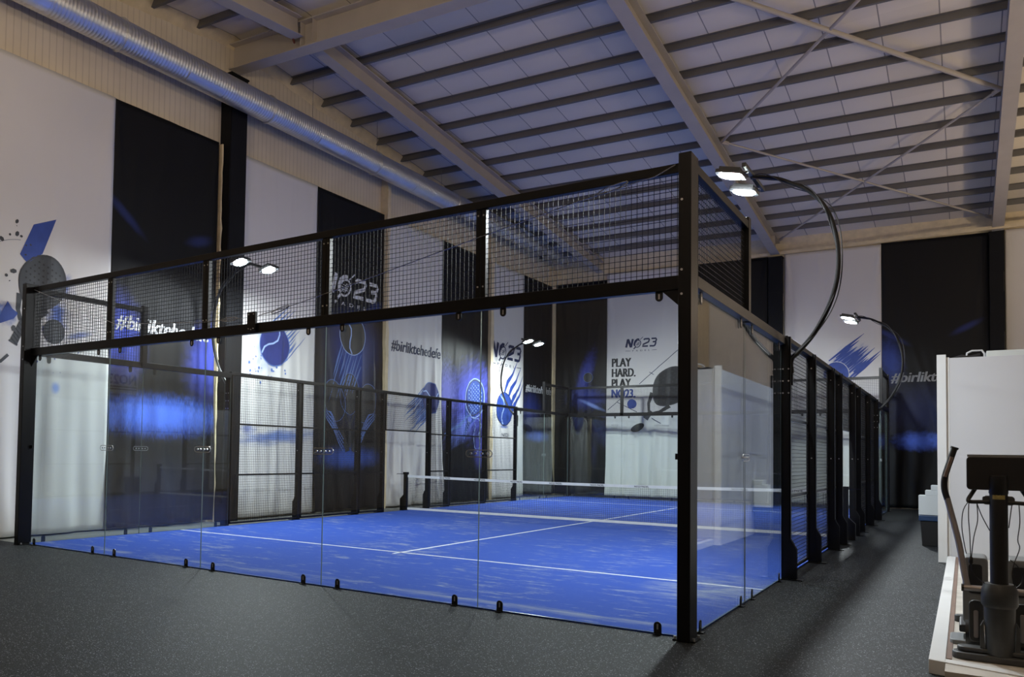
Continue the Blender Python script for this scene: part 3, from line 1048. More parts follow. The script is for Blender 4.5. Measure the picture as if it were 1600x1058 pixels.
for s_ in (-1, 1):
    for k in range(4):
        B4.decal('printed_flare', stroke([(8.8 + s_ * .25, 1.5 + .1 * k), (8.8 + s_ * (.6 + .05 * k), 2.0 + .15 * k), (8.8 + s_ * (1.05 - .05 * k), 2.5)], [.02, .05, .005]), M['mid_blue_print'], off=.012)
B5 = Banner('left', 10.26, 13.00, .05, 7.87, 5, banner_mat('white_cloth_hashtag', WHITE, [
    (11.9, 2.7, .7, .3, 35, LB, .45, .6, 2)]),
    'white banner with navy hashtag lettering above a streaking blue ball', 1.3, diag=.12)
B5.text('#birliktehedefe', 10.47, 4.24, 2.44, M['navy_print'], height=.34, shear=.18, bold=.04)
streaks(B5, 12.35, 3.05, 214, 1.45, .85, 18, M['mid_blue_print'], 10, .05)
streaks(B5, 12.35, 3.0, 214, 1.2, .7, 10, M['indigo_print'], 12, .05)
ball(B5, 12.42, 3.09, .45, .45, M['indigo_print'], M['pale_blue_print'], -40, M['mid_blue_print'])
B6 = Banner('left', 13.00, 15.78, .05, 7.86, 6, banner_mat('violet_cloth_racket', DARK, [
    (14.7, 3.2, 1.75, 1.5, 35, (.10, .12, .62), .95, .3, 3), (13.3, 3.3, .7, 1.3, 0, (.22, .24, .75), .8, .4, .4),
    (14.2, 2.3, 1.3, .5, 30, (.20, .28, .85), .6, .5, 3), (15.3, 1.6, .5, .8, 0, (.08, .09, .45), .7, .3, .5)], .5),
    'dark banner glowing violet blue around a racket and a ball', .8)
racket(B6, 14.95, 3.25, .55, .62, -28, M['blue_print'], M['pale_blue_print'], grip=(.6, .12))
B6.decal('printed_outline', stroke(ellipse(14.95, 3.25, .57, .64, -28, 32), .035, True), M['pale_blue_print'], off=.011)
B6.decal('printed_figure_outline', stroke([(14.9, 2.6), (15.0, 2.35), (14.9, 2.05), (14.95, 1.7), (15.15, 1.55), (15.3, 1.8), (15.2, 2.1), (15.35, 2.4), (15.2, 2.6)], .02, True), M['pale_blue_print'], off=.011)
B6.decal('printed_flare', stroke([(13.2, 2.05), (14.0, 2.35), (14.9, 2.9)], [.03, .12, .02]), M['mid_blue_print'], off=.010)
B7 = Banner('left', 15.97, 18.30, .05, 7.85, 7, banner_mat('white_cloth_logo', WHITE, [
    (16.9, 2.42, .4, .09, 0, BL, .8, .4, 2)]),
    'narrow white banner with the navy club logo above a flaming blue ball', .6)
logo(B7, 15.99, 4.72, 2.15, .50, M['navy_print'])
ball(B7, 16.92, 3.02, .55, .55, M['blue_print'], M['pale_blue_print'], 60, M['navy_print'])
for k, (a_, b_) in enumerate(((17.0, 3.5), (17.25, 3.3), (17.4, 3.0), (17.45, 2.75))):
    B7.decal('printed_flame', stroke([(a_ - .2, b_ - .1), (a_ + .15, b_ + .45), (a_ + .5, b_ + .75), (a_ + .85, b_ + 1.25)], [.05, .17, .09, .01]), M['blue_print'], off=.005)
B7.text('NO23', 16.76, 2.08, .44, M['navy_print'], height=.12, bold=.02)
B8 = Banner('left', 18.30, 20.62, .05, 7.85, 8, banner_mat('black_cloth_far_hashtag', DARK, [
    (18.9, 3.1, 1.0, .9, 0, (.02, .035, .18), .8, .2, 1), (19.4, 2.15, 1.2, .28, 0, (.07, .14, .5), .9, .2, 1), (19.5, .9, 1.5, 1.0, 0, (.03, .04, .05), .6, .2, 1)], .5),
    'black banner with white hashtag in the far left corner beside the cream post', .8)
B8.text('#birliktehedefe', 18.44, 3.70, 2.1, M['white_print'], height=.30, shear=.25, bold=.04)
# far wall, from the left
F1 = Banner('far', -0.92, 1.05, .05, 7.95, 11, banner_mat('black_cloth_comet', DARK, [
    (.25, 4.5, .35, 1.3, -18, (.03, .045, .28), .9, .3, 1), (.3, 3.6, 1.0, .55, 0, (.03, .05, .30), .9, .3, 1),
    (.5, 3.35, .7, .10, -24, (.25, .36, .8), .9, .2, 3)], .5),
    'black banner with a dim blue comet ball, first on the far wall', .7)
ball(F1, .35, 4.38, .18, .18, M['black_print'], M['dark_print'], 30, M['mid_blue_print'])
F1.decal('printed_racket_outline', stroke(ellipse(.05, 2.5, .3, .45, 0, 24), .02, True), M['dark_print'])
F2 = Banner('far', 1.05, 3.90, .05, 8.2, 12, banner_mat('white_cloth_play_hard', WHITE, []),
    'white banner reading PLAY HARD. PLAY NO23. beside a black racket', 1.3)
logo(F2, 1.76, 5.42, 1.12, .30, M['navy_print'])
for k, (tx, wd) in enumerate((('PLAY', .68), ('HARD.', .84), ('PLAY', .68))):
    F2.text(tx, 1.24, 4.73 - k * .375, wd, M['black_print'], height=.31, bold=.07)
F2.text('NO23.', 1.24, 3.60, .84, M['blue_print'], height=.31, bold=.07)
racket(F2, 3.35, 3.95, .62, .78, -38, M['black_print'], M['dark_print'], grip=(.30, .17))
F2.decal('printed_shadow', [ellipse(2.2, 2.52, .26, .13, 25, 20)], M['black_print'])
ball(F2, 1.98, 3.37, .17, .17, M['blue_print'], M['blue_print'])
F2.decal('printed_line', stroke([(2.24, 4.08), (3.72, 5.36)], .022) + stroke([(2.60, 4.50), (2.76, 4.40)], .02) +
         stroke([(1.11, 3.16), (1.56, 3.54)], .022) + stroke([(1.46, 3.44), (2.16, 3.08)], .022) + stroke([(2.70, 2.85), (3.02, 2.66)], .03), M['navy_print'])
F2.text('. . . . .', 1.32, 2.92, .5, M['grey_print'], height=.03, bold=0)
F2.text('NO23', 1.26, 2.58, .24, M['grey_print'], height=.06, bold=0)
F2.text('PADEL', 1.26, 2.48, .22, M['grey_print'], height=.05, bold=0)
F2.text('NO23 PADEL', 2.80, 2.56, .52, M['grey_print'], height=.05, bold=0)
F3 = Banner('far', 3.92, 6.50, .05, 8.2, 13, banner_mat('black_cloth_plain', DARK, [(5.2, 3.2, 1.3, 1.0, 0, (.02, .03, .14), .8, .3, 1)], .5),
    'plain black banner on the far wall seen through the mesh right of the corner post', .7)
F4 = Banner('far', 7.0, 9.76, .05, 8.24, 14, banner_mat('white_cloth_right', WHITE, [
    (8.75, 4.55, .95, .50, 42, BL, .85, .45, 3)]),
    'white banner with a blue ball behind the curved lamp pole at the right', 1.3, diag=.1)
ball(F4, 8.5, 4.2, .36, .40, M['blue_print'], M['pale_blue_print'], 80, M['white_print'])
streaks(F4, 8.65, 4.35, 42, 1.25, .9, 14, M['blue_print'], 15, .09)
F5 = Banner('far', 9.76, 12.52, .05, 8.27, 15, banner_mat('black_cloth_right', DARK, [
    (10.0, 5.35, .8, .12, -32, (.03, .05, .22), .6, .1, 3), (11.95, 5.5, .6, .14, 28, (.03, .05, .22), .6, .1, 3),
    (10.0, 4.6, .45, 1.0, 10, (.03, .06, .28), .8, .2, 1), (10.8, 3.0, 1.3, 1.2, 0, (.02, .03, .10), .6, .2, 1),
    (10.75, 2.08, .85, .38, 0, (.09, .18, .75), .95, .25, 1)], .55),
    'black banner with grey white hashtag and blue glow, left of the white booth', 1.2, diag=.3)
F5.text('#birliktehedefe', 10.0, 3.86, 2.4, M['grey_print'], height=.34, shear=.22, bold=.04)
F6 = Banner('far', 12.9, 15.6, .05, 8.30, 16, banner_mat('white_cloth_edge', WHITE, []),
    'plain white banner at the right edge above the white booth', .5)

# ------------------------------------------------------------------ court surface
m = MB(); m.box(-0.02, 10.0, 0.0, 20.0, -0.2, 0.012)
turf = thing('court_surface', 'bright blue sand dusted turf of the court', 'court floor', (5, 10, 0))
m.build('turf', M['turf'], turf)
def line(x0, x1, y0, y1):
    m = MB(); m.box(x0, x1, y0, y1, .008, .0145)
    m.build('court_line', M['white_paint'], turf)
line(0.0, 10, 2.88, 2.93)
line(0.0, 10, 17.0, 17.05)
line(4.945, 4.995, 2.72, 17.25)

# ------------------------------------------------------------------ wire mesh, glass, cage
def grid_mesh(mb, P, u0, u1, v0, v1, pitch=.05, r=.0022):
    """square wire grid; P(u, v, d) maps to the world; wires are square rods"""
    def rod(a, b, horiz):
        ua, va = a; ub, vb = b
        if horiz:
            c = [(ua, va - r, -r), (ua, va + r, -r), (ua, va + r, r), (ua, va - r, r), (ub, vb - r, -r), (ub, vb + r, -r), (ub, vb + r, r), (ub, vb - r, r)]
        else:
            c = [(ua - r, va, -r), (ua + r, va, -r), (ua + r, va, r), (ua - r, va, r), (ub - r, vb, -r), (ub + r, vb, -r), (ub + r, vb, r), (ub - r, vb, r)]
        mb.add([P(*q) for q in c], [(0, 1, 5, 4), (1, 2, 6, 5), (2, 3, 7, 6), (3, 0, 4, 7)])
    n = int(round((u1 - u0) / pitch))
    for i in range(1, n):
        u = u0 + (u1 - u0) * i / n
        rod((u, v0), (u, v1), False)
    k = int(round((v1 - v0) / pitch))
    for i in range(1, k):
        v = v0 + (v1 - v0) * i / k
        rod((u0, v), (u1, v), True)

def pane_part(parent, P, u0, u1, z0, z1):
    """12 mm toughened pane"""
    mb = MB()
    t = .006
    c = [P(u, z, d) for d in (-t, t) for u, z in ((u0, z0), (u1, z0), (u1, z1), (u0, z1))]
    mb.add(c, [(0, 1, 2, 3), (7, 6, 5, 4)], 0)
    mb.add(c, [(0, 4, 5, 1), (1, 5, 6, 2), (2, 6, 7, 3), (3, 7, 4, 0)], 1)
    return mb.build('glass_pane', [M['glass'], M['glass_edge']], parent)

def obox(mb, P, u0, u1, z0, z1, d0, d1, mi=0):
    c = [P(u, z, d) for d in (d0, d1) for u, z in ((u0, z0), (u1, z0), (u1, z1), (u0, z1))]
    mb.add(c, [(0, 1, 2, 3), (7, 6, 5, 4), (0, 4, 5, 1), (1, 5, 6, 2), (2, 6, 7, 3), (3, 7, 4, 0)], mi)

def tab_part(parent, P, u, z0, z1, up=True):
    """rounded black tab holding the glass edge, slotted, with a bolt"""
    w = .032
    mb = MB()
    h = z1 - z0
    def outline(d):
        pts = []
        if up:
            pts += [(u - w, z0), (u + w, z0)]
            for k in range(9):
                a = pi * k / 8
                pts.append((u + w * cos(a), z1 - w + w * sin(a)))
        else:
            pts += [(u + w, z1), (u - w, z1)]
            for k in range(9):
                a = pi + pi * k / 8
                pts.append((u + w * cos(a), z0 + w + w * sin(a)))
        return [P(a, b, d) for a, b in pts]
    A, B = outline(.014), outline(.022)
    n = len(A)
    mb.add(A + B, [tuple(range(n)), tuple(range(2 * n - 1, n - 1, -1))] + [(i, i + n, (i + 1) % n + n, (i + 1) % n) for i in range(n)])
    zc = (z1 - w * 1.3) if up else (z0 + w * 1.3)
    if up:
        obox(mb, P, u - w, u + w, z0, z0 + .010, .0, .05)
    obox(mb, P, u - .007, u + .007, zc - .022, zc + .022, .022, .0235, 1)
    o = mb.build('glass_clamp', [M['black_tab'], M['bolt']], parent)
    return o

def seam_plate(parent, P, u, z):
    """clear pill-shaped splice plate with bolts over a pane joint"""
    mb = MB()
    outer = rounded(u, z, .30, .075, .037, 6)
    inner = rounded(u, z, .285, .060, .029, 6)
    n = len(outer)
    for d0 in (.010,):
        A = [P(a, b, d0 + .006) for a, b in outer]
        B = [P(a, b, d0 + .006) for a, b in inner]
        mb.add(A + B, [(i, (i + 1) % n, (i + 1) % n + n, i + n) for i in range(n)], 0)
        A2 = [P(a, b, d0) for a, b in outer]
        mb.add(A + A2, [(i, (i + 1) % n, (i + 1) % n + n, i + n) for i in range(n)], 0)
    o = mb.build('seam_plate', M['bolt'], parent)
    for du in (-.09, -.035, .035, .09):
        b2 = MB()
        c = Vector(P(u + du, z, .010)); e = Vector(P(u + du, z, .020))
        b2.cyl(c, e, .011, 8)
        b2.build('bolt', M['bolt'], o)
    return o

def bolts(parent, P, pts, d=.0, r=.011, L=.01):
    for (u, z) in pts:
        b2 = MB(); b2.cyl(Vector(P(u, z, d)), Vector(P(u, z, d + L)), r, 8)
        b2.build('bolt', M['bolt'], parent)

def top_mesh_bay(parent, P, u0, u1, z0=2.99, z1=3.95):
    """framed wire bay on top of the glass"""
    fr = MB()
    t = .055
    obox(fr, P, u0 + .004, u0 + t, z0 - .09, z1, -.02, .03)
    obox(fr, P, u1 - t, u1 - .004, z0 - .09, z1, -.02, .03)
    o = fr.build('mesh_frame', M['black_metal'], parent)
    mb = MB()
    grid_mesh(mb, P, u0 + t, u1 - t, z0, z1 - .02)
    mb.build('wire_mesh', M['wire'], o)
    bolts(o, P, [(u0 + .03, z1 - .14), (u0 + .03, z0 + .12), (u1 - .03, z1 - .14), (u1 - .03, z0 + .12)], .03, .009, .006)
    return o

def end_wall(y, s, label):
    """s = -1: outside faces -Y (near wall); s = +1: far wall"""
    t = thing('glass_end_wall', label, 'glass wall', (5, y, 0), 'glass end walls')
    P = lambda u, z, d: (u, y + s * d, z)
    for k in range(5):
        pane_part(t, P, 2 * k + .0025, 2 * k + 1.9975, .015, 2.93)
    for k in range(5):
        top_mesh_bay(t, P, 2 * k, 2 * k + 2)
    mb = MB(); obox(mb, P, 0, 10, 2.88, 3.0, -.02, .055)
    mb.build('middle_rail', M['black_metal'], t, bevel=.004)
    mb = MB(); obox(mb, P, 0, 10, 3.87, 3.95, -.025, .045)
    mb.build('top_rail', M['black_metal'], t, bevel=.004)
    us = [.25, 9.75] + [2 * k + o_ for k in range(1, 5) for o_ in (-.25, .25)]
    for u in us:
        tab_part(t, P, u, .0, .11, True)
        tab_part(t, P, u, 2.80, 2.90, False)
    for k in range(1, 5):
        seam_plate(t, P, 2 * k, 1.49)
    for x, sx in ((0, -1), (10, 1)):
        # boxed corner post outside the glass line, with gusset and foot
        mb = MB()
        xa, xb = sorted((x - sx * .05, x + sx * .055))
        ya, yb = sorted((y + s * .16, y - s * .05))
        mb.box(xa, xb, ya, yb, 0, 3.99)
        p_ = mb.build('corner_post', M['black_metal'], t, bevel=.006)
        mb = MB()
        g = [(x - sx * .05, 2.90), (x - sx * .24, 2.90), (x - sx * .05, 2.72)]
        ya, yb = sorted((y + s * .035, y + s * .045))
        mb.prism(g, 'y', ya, yb)
        mb.build('gusset', M['black_metal'], p_)
        mb = MB()
        mb.box(x - .09, x + .09, y - .09 + s * .05, y + .09 + s * .05, 0, .012)
        for dx in (-.075, .075):
            for dy in (-.07, .07):
                mb.cyl((x + dx, y + s * .05 + dy, .01), (x + dx, y + s * .05 + dy, .035), .012, 8, 1)
        mb.build('base_plate', [M['black_metal'], M['bolt']], p_)
        bolts(p_, P, [(x - sx * .02, 3.6), (x - sx * .02, 3.02), (x - sx * .02, 2.82)], .16, .010, .006)
        # glass clamp half way up the post
        mb = MB(); obox(mb, P, min(x - sx * .05, x - sx * .11), max(x - sx * .05, x - sx * .11), 1.465, 1.515, .006, .018)
        mb.build('glass_clamp', M['black_tab'], p_)
    return t
near_wall = end_wall(0.0, -1, 'near glass end wall with a strip of wire mesh above, nearest the camera')
far_wall = end_wall(20.0, 1, 'far glass end wall with wire mesh on top, in front of the PLAY HARD banner')

def side_glass(x, s, y0, y1, end, label):
    """4 m of side glass; the mesh strip stands on the 2 m next to the end wall"""
    t = thing('glass_side_wall', label, 'glass wall', (x, (y0 + y1) / 2, 0), 'glass side walls')
    P = lambda u, z, d: (x + s * d, u, z)
    mid = (y0 + y1) / 2
    lo, hi = (y0, mid) if end == 'near' else (mid, y1)
    e0 = .05 if end == 'near' else 0.0
    for a, b in ((y0, mid), (mid, y1)):
        aa = a + (.055 if (a == y0 and end == 'near') else .0025)
        bb = b - (.055 if (b == y1 and end == 'far') else .0025)
        pane_part(t, P, aa, bb, .015, 2.93)
    top_mesh_bay(t, P, lo + (.05 if end == 'near' else 0), hi - (.05 if end == 'far' else 0))
    mb = MB(); obox(mb, P, lo + (.05 if end == 'near' else 0), hi - (.05 if end == 'far' else 0), 3.87, 3.95, -.025, .045)
    mb.build('top_rail', M['black_metal'], t, bevel=.004)
    mb = MB(); obox(mb, P, y0 + (.05 if end == 'near' else 0), y1 - (.05 if end == 'far' else 0), 2.90, 3.0, -.02, .055)
    mb.build('middle_rail', M['black_metal'], t, bevel=.004)
    # end post of the mesh strip
    ue = mid
    mb = MB(); obox(mb, P, ue - .05, ue + .05, 2.90, 3.99, -.03, .05)
    mb.build('strip_post', M['black_metal'], t, bevel=.004)
    us = [y0 + .28, y1 - .28, mid - .25, mid + .25]
    for u in us:
        tab_part(t, P, u, .0, .11, True)
        tab_part(t, P, u, 2.80, 2.90, False)
    seam_plate(t, P, mid, 1.49)
    return t
side_glass(10.0, 1, 0, 4, 'near', 'right side glass beside the near corner, mesh strip stepping down')
side_glass(0.0, -1, 0, 4, 'near', 'left side glass at the near left corner in front of the black hashtag banner')
side_glass(10.0, 1, 16, 20, 'far', 'right side glass at the far end of the aisle')
side_glass(0.0, -1, 16, 20, 'far', 'left side glass at the far left corner of the court')

def side_fence(x, s, label):
    t = thing('mesh_side_fence', label, 'fence', (x, 10, 0), 'wire mesh side fences')
    P = lambda u, z, d: (x + s * d, u, z)
    for y in (4, 6, 8, 9, 11, 12, 14, 16):
        mb = MB()
        prof = [(0.0, 0.0), (.17, 0.0), (.17, .38), (.105, .50), (.105, 3.0), (0.0, 3.0)]
        mb.prism([(x + s * a, b) for a, b in prof], 'y', y - .035, y - .023)
        mb.prism([(x + s * a, b) for a, b in prof], 'y', y + .023, y + .035)
        obox(mb, P, y - .035, y + .035, 0, 3.0, 0, .010)
        obox(mb, P, y - .035, y + .035, .5, 3.0, .095, .105)
        p_ = mb.build('fence_post', M['black_metal'], t)
        mb = MB(); obox(mb, P, y - .07, y + .07, 0, .012, .001, .24)
        mb.build('base_plate', M['black_metal'], p_)
        bolts(p_, lambda u, z, d: (u, y - .035 - d, z), [(x + s * .02, 2.3), (x + s * .085, 2.3), (x + s * .02, 2.45), (x + s * .085, 2.45), (x + s * .02, 2.6), (x + s * .085, 2.6)] if y in (4, 16) else [(x + s * .05, 2.8), (x + s * .05, 1.5)], 0, .010, .006)
    for a, b in ((4, 6), (6, 8), (8, 9), (9, 11), (11, 12), (12, 14), (14, 16)):
        z0 = 2.05 if a == 9 else .06
        fr = MB()
        for zz in ([2.05, 2.96] if a == 9 else [.06, 1.0, 2.0, 2.96]):
            obox(fr, P, a + .035, b - .035, zz - .018, zz + .018, -.012, .012)
        for uu in (a + .05, b - .05):
            obox(fr, P, uu - .015, uu + .015, z0 - .018, 2.97, -.012, .012)
        o = fr.build('mesh_frame', M['black_metal'], t)
        mb = MB()
        grid_mesh(mb, P, a + .06, b - .06, z0, 2.96)
        mb.build('wire_mesh', M['wire'], o)
    mb = MB(); obox(mb, P, 4, 16, 2.96, 3.02, -.02, .07)
    mb.build('top_rail', M['black_metal'], t, bevel=.004)
    return t
side_fence(10.0, 1, 'right wire mesh side fence with flared black posts along the aisle')
side_fence(0.0, -1, 'left wire mesh side fence in front of the left wall banners')

# ------------------------------------------------------------------ net
t = thing('court_net', 'low dark net with white tapes and lettering across the middle of the blue court', 'net', (5, 10, 0))
ztop = lambda x: .92 - .05 * (1 - ((x - 5) / 5) ** 2)
for x, s in ((-.04, -1), (10.04, 1)):
    mb = MB()
    mb.box(x - .045, x + .045, 9.955, 10.045, 0, .98)
    mb.prism([(x, 0), (x + s * .16, 0), (x + s * .16, .30), (x, .46)], 'y', 9.96, 10.04)
    mb.box(x - .055 if s < 0 else x - .055, x + .055, 9.945, 10.055, .93, .99)
    p_ = mb.build('net_post', M['black_metal'], t, bevel=.004)
    mb = MB(); mb.tube([(x, 10, .94), (x + s * .14, 9.98, .94), (x + s * .24, 9.97, .945), (x + s * .26, 9.95, .93)], .008, 6)
    mb.build('crank_handle', M['black_tab'], p_)
mb = MB()
nx = 220
r = .0016
zr = [.06 + (.80) * k / 20 for k in range(21)]
for i in range(nx + 1):
    x = .02 + 9.96 * i / nx
    zt = ztop(x)
    mb.add([(x - r, 10 - r, .05), (x + r, 10 - r, .05), (x + r, 10 + r, .05), (x - r, 10 + r, .05),
            (x - r, 10 - r, zt), (x + r, 10 - r, zt), (x + r, 10 + r, zt), (x - r, 10 + r, zt)], [(0, 1, 5, 4), (1, 2, 6, 5), (2, 3, 7, 6), (3, 0, 4, 7)])
for k in range(20):
    for i in range(20):
        xa, xb = .02 + 9.96 * i / 20, .02 + 9.96 * (i + 1) / 20
        za, zb2 = .05 + (ztop(xa) - .05) * k / 20, .05 + (ztop(xb) - .05) * k / 20
        mb.add([(xa, 10 - r, za - r), (xa, 10 + r, za - r), (xa, 10 + r, za + r), (xa, 10 - r, za + r),
                (xb, 10 - r, zb2 - r), (xb, 10 + r, zb2 - r), (xb, 10 + r, zb2 + r), (xb, 10 - r, zb2 + r)], [(0, 1, 5, 4), (1, 2, 6, 5), (2, 3, 7, 6), (3, 0, 4, 7)])
mb.build('net_mesh', M['net_cord'], t)
mb = MB()
def tape(mb, za, zb_, y=.006, n=24, flat=False):
    vs = []
    for i in range(n + 1):
        x = .02 + 9.96 * i / n
        a, b = (za, zb_) if flat else (ztop(x) + za, ztop(x) + zb_)
        vs += [(x, 10 - y, a), (x, 10 - y, b), (x, 10 + y, b), (x, 10 + y, a)]
    fs = [(i * 4 + k, i * 4 + (k + 1) % 4, i * 4 + 4 + (k + 1) % 4, i * 4 + 4 + k) for i in range(n) for k in range(4)]
    mb.add(vs, fs)
tape(mb, -.06, .0)
tp = mb.build('top_tape', M['white_tape'], t)
mb = MB(); tape(mb, .03, .085, flat=True)
mb.build('bottom_tape', M['white_tape'], t)
for k in range(9):
    x = 1.0 + k * 1.0
    cu = bpy.data.curves.new('t', 'FONT'); cu.body = 'NO23 PADEL'; cu.size = .055; cu.offset = .001; cu.resolution_u = 2
    ob = bpy.data.objects.new('t', cu); col.objects.link(ob)
    me = bpy.data.meshes.new_from_object(ob.evaluated_get(bpy.context.evaluated_depsgraph_get()))
    bpy.data.objects.remove(ob)
    for v in me.vertices:
        v.co = (x + v.co.x, 10 - .008, ztop(x) - .05 + v.co.y)
    me.materials.append(M['black_print'])
    o = bpy.data.objects.new('tape_lettering', me); col.objects.link(o); o.parent = tp

# ------------------------------------------------------------------ floodlights
ARC = [(.10, 2.55), (.10, 2.72), (.19, 2.82), (.37, 3.05), (.52, 3.35), (.61, 3.66), (.63, 3.97), (.59, 4.29), (.49, 4.58), (.31, 4.81), (.12, 4.94), (-.06, 5.04), (-.26, 5.10), (-.38, 5.11)]
def smooth_path(pts, n=4):
    out = []
    P_ = [Vector(p) for p in pts]
    for i in range(len(P_) - 1):
        p0 = P_[max(i - 1, 0)]; p1 = P_[i]; p2 = P_[i + 1]; p3 = P_[min(i + 2, len(P_) - 1)]
        for k in range(n):
            t_ = k / n
            out.append(.5 * ((2 * p1) + (-p0 + p2) * t_ + (2 * p0 - 5 * p1 + 4 * p2 - p3) * t_ ** 2 + (-p0 + 3 * p1 - 3 * p2 + p3) * t_ ** 3))
    out.append(P_[-1])
    return out

def floodlight(xb, s, y, label):
    """xb fence line, s = +1 right side (bulges to +x, lamps over the court)"""
    t = thing('floodlight', label, 'floodlight', (xb, y, 0), 'court floodlights')
    X = lambda a: xb + s * a
    mb = MB()
    path = smooth_path([(X(a), y + .06, z) for a, z in ARC])
    mb.tube(path, [.030 - .008 * i / len(path) for i in range(len(path))], 12)
    mb.build('curved_pole', M['black_metal'], t, smooth=True)
    mb = MB(); mb.box(min(X(.0), X(.12)), max(X(.0), X(.12)), y + .04, y + .09, 2.40, 2.75)
    mb.build('pole_bracket', M['black_metal'], t)
    mb = MB()
    for k in range(2):
        pts = []
        for i, p in enumerate(path):
            w = .040 + .012 * k
            a = i * .33 + k * 2.4
            sag = .07 * k * math.exp(-((i - 22) / 8) ** 2)
            pts.append(p + Vector((s * (w * cos(a) * .6 + sag), w * sin(a), w * cos(a) * .6)))
        mb.tube(pts, .007, 6)
    mb.build('cable', M['cable_black'], t, smooth=True)
    mb = MB(); mb.bar((X(-.36), y - .42, 5.13), (X(-.36), y + .72, 5.13), .05, .05)
    mb.build('crossbar', M['lamp_body'], t, bevel=.004)
    for dy in (-.32, .42):
        c = Vector((X(-.54), y + dy, 5.055))
        mb = MB()
        mb.prism(rounded(c.x, c.y, .34, .30, .05), 'z', c.z - .01, c.z + .035)
        for q in range(7):
            mb.box(c.x - .13, c.x + .13, c.y - .12 + q * .036, c.y - .112 + q * .036, c.z + .035, c.z + .075)
        mb.bar((X(-.40), c.y, c.z + .03), (X(-.34), c.y, c.z + .05), .06, .02)
        TILT = Matrix.Translation(c) @ Matrix.Rotation(radians(14) * s, 4, 'Y') @ Matrix.Translation(-c)
        mb.v = [tuple(TILT @ Vector(p)) for p in mb.v]
        h = mb.build('lamp_head', M['lamp_body'], t)
        mb = MB()
        rings = [(.118, -.0105), (.115, -.020), (.095, -.027), (.055, -.032), (.0, -.034)]
        vs = [(c.x + r_ * 1.15 * cos(2 * pi * k / 24), c.y + r_ * cos(2 * pi * k / 24 + pi / 2) * -1, c.z + z_) for r_, z_ in rings for k in range(24)]
        mb.add(vs, [(i * 24 + k, i * 24 + (k + 1) % 24, (i + 1) * 24 + (k + 1) % 24, (i + 1) * 24 + k) for i in range(4) for k in range(24)])
        mb.v = [tuple(TILT @ Vector(p)) for p in mb.v]
        mb.build('lens', M['led'], h)['label'] = 'bright white LED lens'
    return t
floodlight(10.0, 1, 4.0, 'twin floodlight on a tall curved black pole above the near right side')
floodlight(0.0, -1, 4.0, 'twin floodlight on a curved pole at the left seen through the upper mesh')
floodlight(10.0, 1, 16.0, 'small distant twin floodlight at the right in front of the white ball banner')
floodlight(0.0, -1, 16.0, 'small distant twin floodlight in front of the far left corner')

M['globe'] = emit_mat('added_pendant_globe', (1.0, 0.80, 0.61), FILL_PENDANT)
def pendant(x, y, label, z=5.6):  # fill lamp added out of view to brighten the roof and upper walls
    t = thing('added_pendant_lamp', label, 'lamp', (x, y, z), 'added pendant lamps out of view')
    mb = MB()
    n = 14
    vs = [(x + .16 * sin(pi * i / n) * cos(2 * pi * k / 20), y + .16 * sin(pi * i / n) * sin(2 * pi * k / 20), z + .16 * cos(pi * i / n)) for i in range(n + 1) for k in range(20)]
    fs = [(i * 20 + k, i * 20 + (k + 1) % 20, (i + 1) * 20 + (k + 1) % 20, (i + 1) * 20 + k) for i in range(n) for k in range(20)]
    mb.add(vs, fs)
    mb.build('globe', M['globe'], t, smooth=True)
    mb = MB()                 # opaque bowl added under the globe to send its light up to the roof
    rings = [(0.0, -.26), (.12, -.245), (.21, -.18), (.26, -.09), (.275, 0.0), (.262, 0.0), (.245, -.09), (.195, -.17), (.11, -.23), (0.0, -.245)]
    vs = [(x + r_ * cos(2 * pi * k / 24), y + r_ * sin(2 * pi * k / 24), z + z_) for r_, z_ in rings for k in range(24)]
    mb.add(vs, [(i * 24 + k, i * 24 + (k + 1) % 24, (i + 1) * 24 + (k + 1) % 24, (i + 1) * 24 + k) for i in range(len(rings) - 1) for k in range(24)])
    mb.build('added_bowl_shade', M['white_board'], t, smooth=True)
    mb = MB(); mb.cyl((x, y, z + .15), (x, y, z + .22), .05, 12); mb.cyl((x, y, z + .2), (x, y, zpur(y) + .1), .006, 6)
    mb.build('hanging_rod', M['lamp_body'], t)
for (x, y, lb) in ((16.6, -6.5, 'added unseen pendant globe lamp at the back right of the hall'), (16.6, 1.5, 'added unseen pendant globe lamp over the gym platform side'),
                   (16.6, 9.0, 'added unseen pendant globe lamp over the white booth'), (16.6, 16.5, 'added unseen pendant globe lamp at the far right of the hall'),
                   (9.8, -8.5, 'added unseen pendant globe lamp behind the camera')):
    pendant(x, y, lb)
pendant(4.6, -3.6, 'added unseen pendant globe lamp high under the roof in front of the left wall', 6.6)
pendant(12.0, -3.6, 'added unseen pendant globe lamp high under the roof above the camera', 5.8)

# thin steel cable strung inside the near upper mesh
t = thing('steel_cable', 'thin twisted steel cable strung across the near upper mesh', 'cable', (5, .06, 3.05))
mb = MB()
mb.tube([(5.0, -.07, 3.08), (5.6, -.07, 3.16), (6.6, -.07, 3.33), (7.8, -.07, 3.55), (9.0, -.07, 3.76), (9.72, -.07, 3.86), (9.9, -.07, 3.93)], .005, 6)
mb.build('cable', M['chrome_cable'], t)
mb = MB()
mb.tube([(4.78, -.07, 3.07), (4.0, -.07, 3.08), (2.2, -.07, 3.2), (.1, -.07, 3.9)], .004, 6)
mb.build('cable', M['chrome_cable'], t)
for (x, z, sx) in ((5.35, 3.12, 1), (9.35, 3.83, 1), (4.5, 3.075, -1)):
    mb = MB()
    pts = [(x + .14 * cos(a), -.07 + .0 * a, z + .022 * sin(a) + .03 * cos(a) * (1 if sx > 0 else 0)) for a in [2 * pi * k / 14 for k in range(15)]]
    mb.tube(pts, .006, 6)
    mb.build('turnbuckle', M['chrome_cable'], t)
